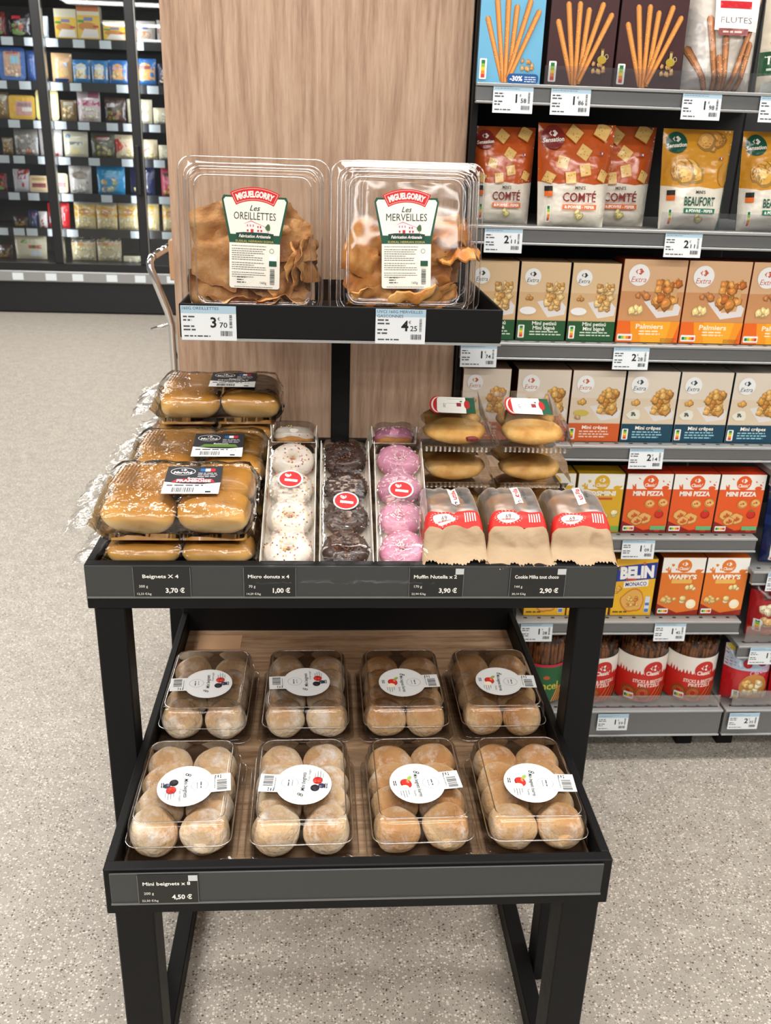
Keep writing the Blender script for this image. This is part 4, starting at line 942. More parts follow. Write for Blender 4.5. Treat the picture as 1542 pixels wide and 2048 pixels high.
def d_petisu(P, W, H):
    scene_bg(P, W, H, (226, 196, 156), (216, 180, 134)); g = (30, 40, 34); glassful(P, W, H, [(222, 178, 110), (232, 196, 136), (204, 152, 84)], 4)
    P.ell(W*.20, H*.385, W*.17, H*.050, (238, 238, 240), 18); P.chunks(W*.16, H*.53, W*.34, H*.56, 4, W*.055, [(206, 156, 90), (190, 134, 70)], 8); extra_logo(P, W, H, g)
    P.rect(0, 0, W, H*.26, (32, 84, 46)); wh = (236, 238, 228); P.text('Mini petisú', W*.56, H*.225, H*.048, wh, w=W*.50, bold=.02); P.text('Mini bignè', W*.56, H*.165, H*.048, wh, w=W*.46, bold=.02)
    P.lines(W*.27, H*.105, W*.92, 2, H*.036, H*.016, (206, 220, 206), 5); P.nutri(W*.03, H*.03, W*.13, H*.17)
def d_palm(P, W, H):
    scene_bg(P, W, H, (220, 178, 138), (206, 148, 100)); c = (206, 90, 70); glassful(P, W, H, [(214, 140, 66), (226, 160, 84), (190, 108, 46)], 6)
    P.chunks(W*.16, H*.38, W*.34, H*.42, 4, W*.065, [(244, 216, 150), (224, 120, 60)], 3); P.chunks(W*.24, H*.56, W*.48, H*.59, 4, W*.06, [(200, 130, 74)], 9); extra_logo(P, W, H, c)
    P.rect(0, 0, W, H*.26, (232, 104, 30)); P.poly([(W*.25, 0), (W*.9, 0), (W, H*.26), (W*.2, H*.26)], (240, 150, 34)); P.poly([(W*.4, 0), (W*.8, 0), (W*.86, H*.26), (W*.36, H*.26)], (244, 170, 44))
    P.text('Palmiers', W*.52, H*.20, H*.060, (250, 238, 214), w=W*.44, bold=.02); P.lines(W*.36, H*.13, W*.70, 2, H*.035, H*.016, (250, 230, 200), 5); P.nutri(W*.02, H*.02, W*.24, H*.08); P.lines(W*.72, H*.045, W*.97, 3, H*.016, H*.007, (130, 90, 50), 6)
def d_crepe(col, c, cheese):
    def f(P, W, H):
        scene_bg(P, W, H, (226, 214, 198), (222, 204, 180)); glassful(P, W, H, [(210, 154, 76), (224, 176, 100), (188, 126, 56)], 9)
        P.chunks(W*.16, H*.545, W*.28, H*.57, 3, W*.06, [(214, 160, 84)], 2)
        if cheese: P.ell(W*.22, H*.405, W*.15, H*.045, (206, 186, 84), 14); P.chunks(W*.12, H*.335, W*.22, H*.35, 3, W*.05, [(200, 160, 120)], 4)
        else: P.ell(W*.22, H*.39, W*.15, H*.065, (232, 230, 214), 12, 0, .3); P.chunks(W*.14, H*.37, W*.30, H*.42, 5, W*.022, [(70, 80, 84), (96, 104, 104)], 4)
        extra_logo(P, W, H, c); P.rect(0, 0, W, H*.26, col); wh = (246, 240, 230); P.text('Mini crêpes', W*.52, H*.205, H*.052, wh, w=W*.50, bold=.02); P.lines(W*.22, H*.135, W*.80, 3, H*.038, H*.018, (236, 206, 186) if cheese else (150, 200, 214), 4); P.nutri(W*.02, H*.03, W*.12, H*.16)
    return f
d_cr_o, d_cr_b = d_crepe((208, 92, 38), (196, 96, 60), True), d_crepe((20, 66, 88), (20, 60, 84), False)
for i, (a, b) in enumerate(((.2325, .3315), (.3350, .4365), (.4400, .5390))):
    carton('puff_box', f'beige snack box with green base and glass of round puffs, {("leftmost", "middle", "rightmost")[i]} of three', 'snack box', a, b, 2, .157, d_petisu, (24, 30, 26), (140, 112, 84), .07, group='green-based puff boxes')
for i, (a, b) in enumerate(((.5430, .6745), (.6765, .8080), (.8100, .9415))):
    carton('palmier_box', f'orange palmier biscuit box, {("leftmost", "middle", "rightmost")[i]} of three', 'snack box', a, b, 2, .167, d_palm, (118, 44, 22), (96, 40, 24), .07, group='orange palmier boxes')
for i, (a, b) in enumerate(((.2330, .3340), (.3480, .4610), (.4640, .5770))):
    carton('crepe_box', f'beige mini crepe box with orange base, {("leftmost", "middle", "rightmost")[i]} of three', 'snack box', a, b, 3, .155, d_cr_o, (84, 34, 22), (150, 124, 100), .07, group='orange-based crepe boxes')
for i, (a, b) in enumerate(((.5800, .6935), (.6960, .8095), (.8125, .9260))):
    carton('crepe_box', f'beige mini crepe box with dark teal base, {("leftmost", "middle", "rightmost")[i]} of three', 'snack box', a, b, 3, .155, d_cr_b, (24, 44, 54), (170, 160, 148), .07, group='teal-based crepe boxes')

def classic_top(P, W, H, c, seed):
    P.rect(0, H*.745, W, H, (244, 242, 236)); rn = random.Random(seed)
    for i in range(9): P.ell(rn.uniform(.04, .96)*W, H*rn.uniform(.78, .93), W*rn.uniform(.012, .04), H*rn.uniform(.01, .03), c, 8, rn.uniform(0, 3), .4, i)
    P.poly([(W*.14, H*.74), (W*.12, H*.83), (W*.17, H*.79), (W*.20, H*.84), (W*.22, H*.74)], c); P.ell(W*.86, H*.77, W*.08, H*.035, c, 12)
    x, y, r = W*.52, H*.86, W*.165
    P.ell(x, y, r, r, c, 26); P.logo(x, y+r*.30, r*.42, (246, 240, 232)); P.text("Classic'", x, y-r*.36, r*.46, (246, 240, 232), w=r*1.5, bold=.03, shear=.2)
def d_classic(col, dark, words, cols, kind):
    def f(P, W, H):
        P.rect(0, 0, W, H*.75, col); P.poly([(0, 0), (W, 0), (W, H*.10), (W*.5, H*.04), (0, H*.20)], dark)
        classic_top(P, W, H, col, len(words)); P.text(words, W*.5, H*.675, H*.075, (250, 246, 236), w=W*.68, bold=.05)
        if kind == 'pizza':
            for x, y, r in ((.24, .30, .13), (.48, .24, .14), (.32, .20, .11)): P.ell(W*x, H*y, W*r*1.25, H*r*.75, (190, 110, 44), 16); P.ell(W*x, H*y+H*.01, W*r*1.05, H*r*.6, (232, 178, 104), 16, 0, .2, 3); P.chunks(W*(x-.06), H*(y-.02), W*(x+.06), H*(y+.03), 4, W*.03, [(206, 92, 44), (240, 206, 130)], 3)
            for x, y in ((.56, .50), (.85, .52)): P.ell(W*x, H*y, W*.115, H*.075, (206, 140, 66), 14); P.ell(W*x, H*y, W*.095, H*.06, (236, 188, 116), 14, 0, .25, 2); P.chunks(W*(x-.04), H*(y-.02), W*(x+.04), H*(y+.02), 3, W*.025, [(200, 84, 40)], 5)
            P.ell(W*.80, H*.32, W*.10, H*.07, (170, 26, 22), 14); P.ell(W*.79, H*.33, W*.085, H*.058, (206, 44, 30), 14); P.ell(W*.80, H*.385, W*.05, H*.015, (90, 130, 60), 8)
            P.rect(W*.64, H*.05, W*.98, H*.12, (110, 180, 120)); P.rect(W*.74, H*.02, W*.86, H*.05, (196, 50, 34))
        elif kind == 'waffy':
            P.rr(W*.26, H*.56, W*.74, H*.63, .002, (238, 186, 92)); P.chunks(W*.12, H*.24, W*.62, H*.32, 12, W*.075, cols, 5, .2); P.chunks(W*.58, H*.44, W*.86, H*.50, 3, W*.07, cols, 6, .2); P.ell(W*.80, H*.20, W*.12, H*.085, (250, 236, 196), 16, .5); P.ell(W*.78, H*.215, W*.08, H*.05, (252, 246, 222), 14, .5)
        else:
            P.rect(W*.02, H*.565, W*.78, H*.60, (206, 84, 50)); P.chunks(W*.50, H*.24, W*.88, H*.40, 6, W*.085, cols, 7, .2); P.rect(W*.70, H*.03, W, H*.11, (120, 176, 84))
        P.nutri(W*.03, H*.035, W*.25, H*.085)
    return f
d_pizza = d_classic((232, 92, 34), (146, 30, 22), 'MINI PIZZA', None, 'pizza'); d_waffy = d_classic((228, 122, 44), (150, 40, 26), "WAFFY'S", [(240, 208, 140), (232, 190, 116), (246, 222, 164)], 'waffy'); d_cos = d_classic((226, 176, 38), (206, 150, 30), 'COSMINI', [(246, 234, 180), (240, 222, 150)], 'cos')
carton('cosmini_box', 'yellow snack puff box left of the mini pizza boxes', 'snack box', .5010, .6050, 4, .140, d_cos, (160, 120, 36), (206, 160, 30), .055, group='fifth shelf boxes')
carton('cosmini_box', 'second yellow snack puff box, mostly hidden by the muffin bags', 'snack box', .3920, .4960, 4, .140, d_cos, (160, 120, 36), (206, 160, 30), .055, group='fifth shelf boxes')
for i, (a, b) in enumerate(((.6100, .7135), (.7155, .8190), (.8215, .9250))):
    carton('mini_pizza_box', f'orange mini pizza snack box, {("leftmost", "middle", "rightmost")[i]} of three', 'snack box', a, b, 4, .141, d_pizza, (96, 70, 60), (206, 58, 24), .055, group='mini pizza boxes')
def d_belin(P, W, H):
    P.rect(0, 0, W, H, (240, 184, 40)); P.poly([(0, H*.60), (W, H*.66), (W, H*.95), (0, H*.87)], (30, 58, 150)); P.text('BELIN', W*.53, H*.775, H*.20, (250, 250, 250), w=W*.82, bold=.06, rot=.06); P.ell(W*.68, H*.93, W*.04, H*.025, (230, 120, 40), 10)
    P.rect(W*.28, H*.63, W*.52, H*.66, (206, 60, 70)); P.poly([(W*.24, H*.49), (W*.84, H*.53), (W*.84, H*.64), (W*.24, H*.60)], (246, 246, 250)); P.text('MONACO', W*.54, H*.565, H*.07, (34, 44, 110), w=W*.52, bold=.02, rot=.05)
    P.chunks(W*.05, H*.40, W*.18, H*.50, 4, W*.07, [(236, 186, 96), (226, 164, 74)], 2); P.ell(W*.52, H*.26, W*.31, H*.20, (206, 126, 44), 22, 0, .15); P.ell(W*.52, H*.265, W*.28, H*.175, (232, 176, 88), 22, 0, .15); P.chunks(W*.38, H*.18, W*.66, H*.34, 14, W*.05, [(244, 208, 130), (214, 130, 60), (236, 186, 100)], 3)
    P.rect(W*.82, H*.05, W*.94, H*.34, (216, 226, 240)); P.rect(W*.83, H*.06, W*.93, H*.12, (90, 120, 180)); P.rect(W*.83, H*.18, W*.93, H*.23, (90, 120, 180)); P.lines(W*.05, H*.05, W*.42, 1, .1, H*.025, (90, 70, 30), 3)
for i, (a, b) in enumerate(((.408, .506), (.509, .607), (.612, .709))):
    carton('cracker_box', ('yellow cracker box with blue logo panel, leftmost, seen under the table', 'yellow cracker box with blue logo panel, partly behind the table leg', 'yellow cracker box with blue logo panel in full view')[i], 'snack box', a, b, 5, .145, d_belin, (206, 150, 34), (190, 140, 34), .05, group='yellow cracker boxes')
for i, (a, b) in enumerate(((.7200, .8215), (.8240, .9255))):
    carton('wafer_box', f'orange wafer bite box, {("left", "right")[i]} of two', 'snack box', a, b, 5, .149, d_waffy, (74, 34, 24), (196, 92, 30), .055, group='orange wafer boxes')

# ------------------------------------------------------------------ stand-up pouches
def pouch(name, label, x0, x1, z0, H, draw, body, depth=.06, y=.925, lean_=6, taper=.90, seed=0, group=None, yaw=0.0, cat='snack bag', res=(24, 24), maxlen=.008, mat='print_film', crimp=.012):
    W = x1-x0; t = thing(name, label, cat, ((x0+x1)/2, y, z0+.0012), (rad(-lean_), 0, rad(yaw)), group)
    def prof(u, v):
        a = abs(2*u-1); edge = max(0, 1-a**4); vv = min(1, v/.12)**.6 if v < .12 else (1 if v < .5 else max(0, 1-((v-.5)/.5)**1.8))
        return edge*vv
    def pt(u, v, s, d=0.0):
        w_ = W*(taper+(1-taper)*v); x = (u-.5)*w_; k = prof(u, v)
        wr = (.0016*nz((u*5, v*7, seed), 1, seed)+.0008*math.sin(v*60+u*9+seed)*max(0, abs(2*u-1)-.6))*(W/.16)
        yy = depth*.5-s*(depth*.5*k+.0012)-s*d+wr
        return (x, yy, v*H)
    nu, nv = res; mb = MB(); c = S(*body)
    mb.grid(lambda u, v: pt(u, v, 1), nu, nv, 0, c); mb.grid(lambda u, v: pt(u, v, -1), nu, nv, 0, c, True)
    per = [(i/nu, 0) for i in range(nu)]+[(1, j/nv) for j in range(nv)]+[(1-i/nu, 1) for i in range(nu)]+[(0, 1-j/nv) for j in range(nv)]
    mb.loft([[pt(u, v, 1) for u, v in per], [pt(u, v, -1) for u, v in per]], True, False, False, 0, c)
    mb.build('pouch', M[mat], t, True)
    P = Print(); draw(P, W, H); P.build('front_print', lambda u, v, d: pt(min(1, max(0, u/W)), min(1, max(0, v/H)), 1, d), mat, t, maxlen, base=.0007, step=.00013)
    return t
def d_sens(col, words, sub, dark, crack):
    def f(P, W, H):
        P.rect(0, 0, W, H, (236, 230, 216)); P.poly([(0, H*.44), (W*.25, H*.41), (W*.5, H*.43), (W*.75, H*.41), (W, H*.44), (W, H), (0, H)], col)
        rn = random.Random(5)
        if crack == 'sq':
            for x, y, r, a in ((.30, .62, .10, .5), (.58, .72, .11, .2), (.60, .55, .10, 1.0), (.86, .50, .09, .4), (.12, .47, .09, .3), (.45, .90, .12, .1), (.82, .93, .13, .3), (.40, .47, .10, .9)):
                q = [(W*(x+r*math.cos(a+k*1.571)), H*y+W*r*math.sin(a+k*1.571)) for k in range(4)]; P.poly([(u, max(H*.41, v-W*.012)) for u, v in q], (196, 120, 50)); P.poly([(u, max(H*.415, v)) for u, v in q], (236, 194, 118))
                for _ in range(5): P.ell(W*(x+rn.uniform(-.05, .05)), H*y+W*rn.uniform(-.05, .05), W*.006, W*.006, (130, 80, 40), 5)
        else:
            P.chunks(W*.16, H*.50, W*.70, H*.62, 7, W*.13, [(236, 182, 82), (226, 164, 66)], 4, .15); P.chunks(W*.55, H*.80, W*.80, H*.93, 4, W*.13, [(224, 168, 92), (212, 150, 74)], 6, .15); P.ell(W*.88, H*.55, W*.10, H*.11, (206, 150, 60), 14)
            P.poly([(W*.93, 0), (W, 0), (W, H*.85)], dark)
        P.ell(W*.17, H*.86, W*.145, W*.145, dark, 24); P.logo(W*.17, H*.895, W*.055, (244, 236, 226)); P.text('Sensation', W*.17, H*.835, W*.055, (244, 236, 226), w=W*.27, bold=.03, rot=.08, shear=.2)
        P.text("MINI'S", W*.54, H*.375, H*.032, (60, 50, 46), w=W*.15, bold=.02); P.text(words, W*.54, H*.285, H*.088, dark, w=W*.48, bold=.02); P.rect(W*.30, H*.165, W*.80, H*.215, crack == 'sq' and (222, 110, 56) or (30, 120, 90)); P.text('& POIVRE - PEPER', W*.55, H*.19, H*.028, (246, 240, 230), w=W*.44, bold=.03)
        P.chunks(W*.48, H*.09, W*.66, H*.12, 3, W*.06, [(240, 222, 150)], 8); P.rect(W*.06, H*.34, W*.16, H*.39, (30, 28, 26)); P.rect(W*.06, H*.29, W*.16, H*.34, (226, 110, 40)); P.nutri(W*.085, H*.04, W*.06, H*.17); P.ring(W*.88, H*.17, W*.05, H*.055, W*.004, (190, 180, 160), 14)
        P.rect(W*.78, H*.70, W*.80, H*.72, (30, 70, 150)); P.rect(W*.80, H*.70, W*.82, H*.72, (240, 240, 240)); P.rect(W*.82, H*.70, W*.84, H*.72, (200, 40, 40))
    return f
d_com = d_sens((196, 88, 36), 'COMTÉ', '', (128, 42, 38), 'sq'); d_bea = d_sens((214, 150, 44), 'BEAUFORT', '', (24, 84, 66), 'rd')
pouch('cracker_bag', 'orange and white cheese cracker bag, leftmost, cut off by the shelf end', .2340, .3560, SH[1], .180, d_com, (150, 60, 28), .05, .950, 5, .92, 1, 'cheese cracker bags')
pouch('cracker_bag', 'orange and white cheese cracker bag in front with bright glare', .3540, .5060, SH[1], .190, d_com, (150, 60, 28), .06, .912, 6, .86, 2, 'cheese cracker bags')
pouch('cracker_bag', 'orange and white cheese cracker bag overlapped by the one on its left', .4500, .6060, SH[1], .190, d_com, (150, 60, 28), .05, .972, 6, .86, 3, 'cheese cracker bags')
pouch('cracker_bag', 'golden cheese cracker bag with green logo in full view', .6020, .7420, SH[1], .188, d_bea, (24, 84, 66), .06, .915, 6, .88, 4, 'cheese cracker bags')
pouch('cracker_bag', 'golden cheese cracker bag with green logo cut off by the picture edge', .7620, .9000, SH[1], .188, d_bea, (24, 84, 66), .06, .915, 6, .88, 5, 'cheese cracker bags')
def d_flutes(P, W, H):
    P.rect(0, 0, W, H, (214, 204, 194)); P.poly([(0, 0), (W*.30, 0), (W*.20, H*.6), (0, H*.7)], (196, 190, 186))
    for i, (a, b, c, d) in enumerate(((.32, .02, .02, .36), (.44, .0, .26, .60), (.55, .0, .50, .44), (.62, .02, .98, .85), (.74, .0, .86, .40), (.50, .02, .42, .28))): stick(P, W*a, H*b, W*c, H*d, W*.048, i+20, (176, 118, 78))
    P.poly([(W*.30, H*.50), (W*.92, H*.50), (W*.95, H), (W*.30, H)], (240, 238, 236)); P.text('FLUTES', W*.60, H*.585, H*.050, (90, 84, 84), w=W*.44); P.rect(W*.36, H*.46, W*.78, H*.515, (150, 84, 84)); P.lines(W*.42, H*.48, W*.72, 1, .1, H*.015, (230, 206, 200), 3); P.rect(W*.36, H*.68, W*.80, H*.74, (186, 30, 40))
pouch('breadstick_bag', 'white and beige seeded breadstick bag on the top shelf', .6130, .7500, SH[0], .205, d_flutes, (206, 198, 190), .05, .918, 4, .96, 6)
d_to2 = lambda P, W, H: (P.rect(0, 0, W, H, (216, 206, 188)), P.rect(0, H*.16, W, H*.36, (34, 82, 54)), P.text('To', W*.14, H*.29, H*.07, (240, 236, 226), bold=.02), P.lines(W*.08, H*.20, W*.8, 1, .1, H*.02, (200, 214, 200), 2), P.rect(W*.05, H*.02, W*.3, H*.10, (232, 236, 230)), stick(P, W*.1, H*.42, W*.5, H*.58, W*.03, 3))
pouch('breadstick_bag', 'beige breadstick bag with dark green band at the right picture edge', .7600, .8900, SH[0], .205, d_to2, (150, 150, 130), .05, .918, 4, .96, 7)

# ------------------------------------------------------------------ pretzel tubs
def tub(label, x, R, H, draw, lab_h, sticks, seed, group=None):
    t = thing('pretzel_tub', label, 'snack tub', (x, .918+R, SH[6]+.001), (0, 0, 0), group); N = 36
    ring = lambda r, z: [(r*math.cos(2*math.pi*i/N), r*math.sin(2*math.pi*i/N), z) for i in range(N)]
    MB().loft([ring(R*.93, .001), ring(R, .008), ring(R, H-.016), ring(R*.985, H-.013)], True, True).build('tub_wall', M['clear'], t, True)
    MB().loft([ring(R*1.015, H-.014), ring(R*1.02, H-.002), ring(R*.98, H), ring(R*.90, H-.002)], True, False, True).build('lid', M['clear'], t, True)
    mb = MB(); rn = random.Random(seed)
    for k in range(sticks):
        r = R*.90*math.sqrt(rn.random()) if k % 2 else R*.90; a = rn.uniform(0, 2*math.pi); q = Vector((r*math.cos(a), r*math.sin(a), .006)); e = q+Vector((rn.uniform(-.006, .006), rn.uniform(-.006, .006), H*(.84+rn.uniform(-.06, .02)))); e.xy *= min(1, R*.9/max(.001, e.xy.length))
        mb.tube([q, e], .0030, 6)
    o = mb.build('pretzel_sticks', M['pretzel'], t); o['kind'] = 'stuff'
    P = Print(); draw(P, math.pi*R*1.1, lab_h)
    def cyl(u, v, d): a = -math.pi/2+(u/R)-math.pi*.55; return ((R+.0006+d)*math.cos(a), (R+.0006+d)*math.sin(a), .006+v)
    P.build('label', cyl, 'print_card', t, .012, base=.0004)
    return t
def d_tub(P, W, H):
    P.rect(0, 0, W, H, (202, 44, 34)); P.rect(0, H*.62, W, H, (238, 232, 224)); rn = random.Random(2)
    for i in range(26): P.poly([(W*i/26, H*.60), (W*(i+.5)/26, H*(.63+.14*rn.random())), (W*(i+1)/26, H*.60)], (202, 44, 34))
    x = W*.56; r = H*.20
    P.ell(x, H*.72, r, r, (196, 40, 36), 24); P.logo(x, H*.775, r*.45, (246, 238, 230)); P.text("Classic'", x, H*.66, r*.45, (246, 238, 230), w=r*1.5, bold=.03)
    P.text('STICKS & BRETZELS', W*.53, H*.47, H*.075, (244, 220, 206), w=W*.38, bold=.03); P.text('PRETZELS', W*.53, H*.38, H*.075, (244, 220, 206), w=W*.26, bold=.03)
    for i, x in enumerate((.30, .46)): P.ell(W*x, H*.20, W*.09, H*.15, (150, 70, 30), 16, .4); P.ell(W*x, H*.20, W*.065, H*.10, (190, 96, 44), 14, .4); P.ell(W*x, H*.20, W*.03, H*.05, (176, 40, 30), 10, .4)
    for i in range(4): stick(P, W*(.52+.05*i), H*.02, W*(.62+.05*i), H*.32, W*.010, i, (190, 100, 50))
    P.nutri(W*.26, H*.05, W*.11, H*.14); P.poly([(W*.72, 0), (W*.82, 0), (W*.80, H*.14)], (90, 150, 60))
def d_ancel(P, W, H):
    P.rect(0, 0, W, H, (32, 96, 56)); P.rect(0, H*.93, W, H, (196, 44, 70)); P.text('Ancel', W*.50, H*.45, H*.20, (206, 196, 70), w=W*.30, bold=.02); P.ell(W*.50, H*.66, W*.04, H*.05, (190, 90, 50), 10)
    for i in range(5): stick(P, W*(.58+.03*i), H*.02, W*(.66+.03*i), H*.40, W*.012, i, (196, 130, 70))
tub('green-labelled pretzel stick tub seen under the table corner', .480, .060, .185, d_ancel, .105, 110, 1)
tub('red pretzel tub partly hidden behind the table leg', .6040, .0612, .172, d_tub, .122, 110, 2, 'red pretzel tubs')
tub('red pretzel tub, second from right end of the bottom shelf', .7275, .0612, .172, d_tub, .122, 110, 3, 'red pretzel tubs')
tub('red pretzel tub at the right end of the bottom shelf', .8530, .0612, .172, d_tub, .122, 110, 4, 'red pretzel tubs')

# ------------------------------------------------------------------ bags on the second unit
def d_pop(P, W, H):
    P.rect(0, 0, W, H, (186, 28, 36)); P.poly([(0, H*.62), (W, H*.55), (W, H), (0, H)], (176, 196, 214)); P.ell(W*.16, H*.95, W*.14, H*.06, (232, 206, 60), 12); P.ell(W*.4, H*.70, W*.10, H*.07, (190, 30, 38), 10); P.ell(W*.72, H*.72, W*.12, H*.06, (150, 30, 50), 10)
    P.text('Caramel', W*.66, H*.60, H*.08, (214, 160, 190), w=W*.46, rot=.35, bold=.03); P.ell(W*.55, H*.30, W*.30, H*.24, (200, 130, 60), 20); P.chunks(W*.34, H*.20, W*.76, H*.42, 18, W*.075, [(240, 208, 140), (250, 230, 184), (226, 178, 100)], 3); P.nutri(W*.14, H*.05, W*.12, H*.20); P.rect(W*.76, H*.10, W*.90, H*.22, (236, 232, 220))
def d_cac(P, W, H):
    P.rect(0, 0, W, H, (172, 30, 34)); P.rect(0, H*.80, W, H, (70, 18, 24)); P.text('CACAHUÈTE', W*.5, H*.88, H*.07, (110, 50, 50), w=W*.72, bold=.02); P.rect(W*.15, H*.66, W*.78, H*.78, (92, 34, 32)); P.chunks(W*.14, H*.30, W*.86, H*.58, 26, W*.075, [(236, 206, 160), (224, 180, 120), (246, 226, 190)], 3); P.rect(0, 0, W, H*.20, (206, 60, 44)); P.nutri(W*.05, H*.14, W*.10, H*.2)
def d_navy(P, W, H):
    P.rect(0, 0, W, H, (26, 40, 86)); P.rect(0, H*.5, W, H*.62, (36, 56, 112)); P.chunks(W*.2, H*.12, W*.8, H*.36, 10, W*.08, [(214, 150, 70), (230, 178, 96)], 3); P.nutri(W*.10, H*.06, W*.10, H*.22); P.lines(W*.2, H*.75, W*.8, 2, H*.1, H*.03, (200, 206, 224), 3)
pouch('popcorn_bag', 'red and pale blue caramel popcorn bag on the bottom shelf', .9270, 1.0470, .148, .150, d_pop, (160, 24, 32), .07, .915, 4, .97, 11, 'second unit bags')
pouch('popcorn_bag', 'red popcorn bag cut by the right picture edge on the bottom shelf', 1.0500, 1.1700, .148, .150, d_pop, (160, 24, 32), .07, .915, 4, .97, 12, 'second unit bags')
pouch('peanut_bag', 'dark red coated snack bag above the caramel popcorn', .9600, 1.1100, .326, .150, d_cac, (120, 22, 26), .07, .915, 4, .97, 13, 'second unit bags')
pouch('navy_snack_bag', 'navy snack bag right of the mini pizza boxes', .9560, 1.0900, .520, .19, d_navy, (22, 34, 74), .06, .915, 4, .97, 14, 'second unit bags')
pouch('navy_snack_bag', 'upper navy snack bag at the right edge beside the crepe boxes', .9600, 1.0950, .760, .20, d_navy, (22, 34, 74), .06, .915, 4, .97, 15, 'second unit bags')
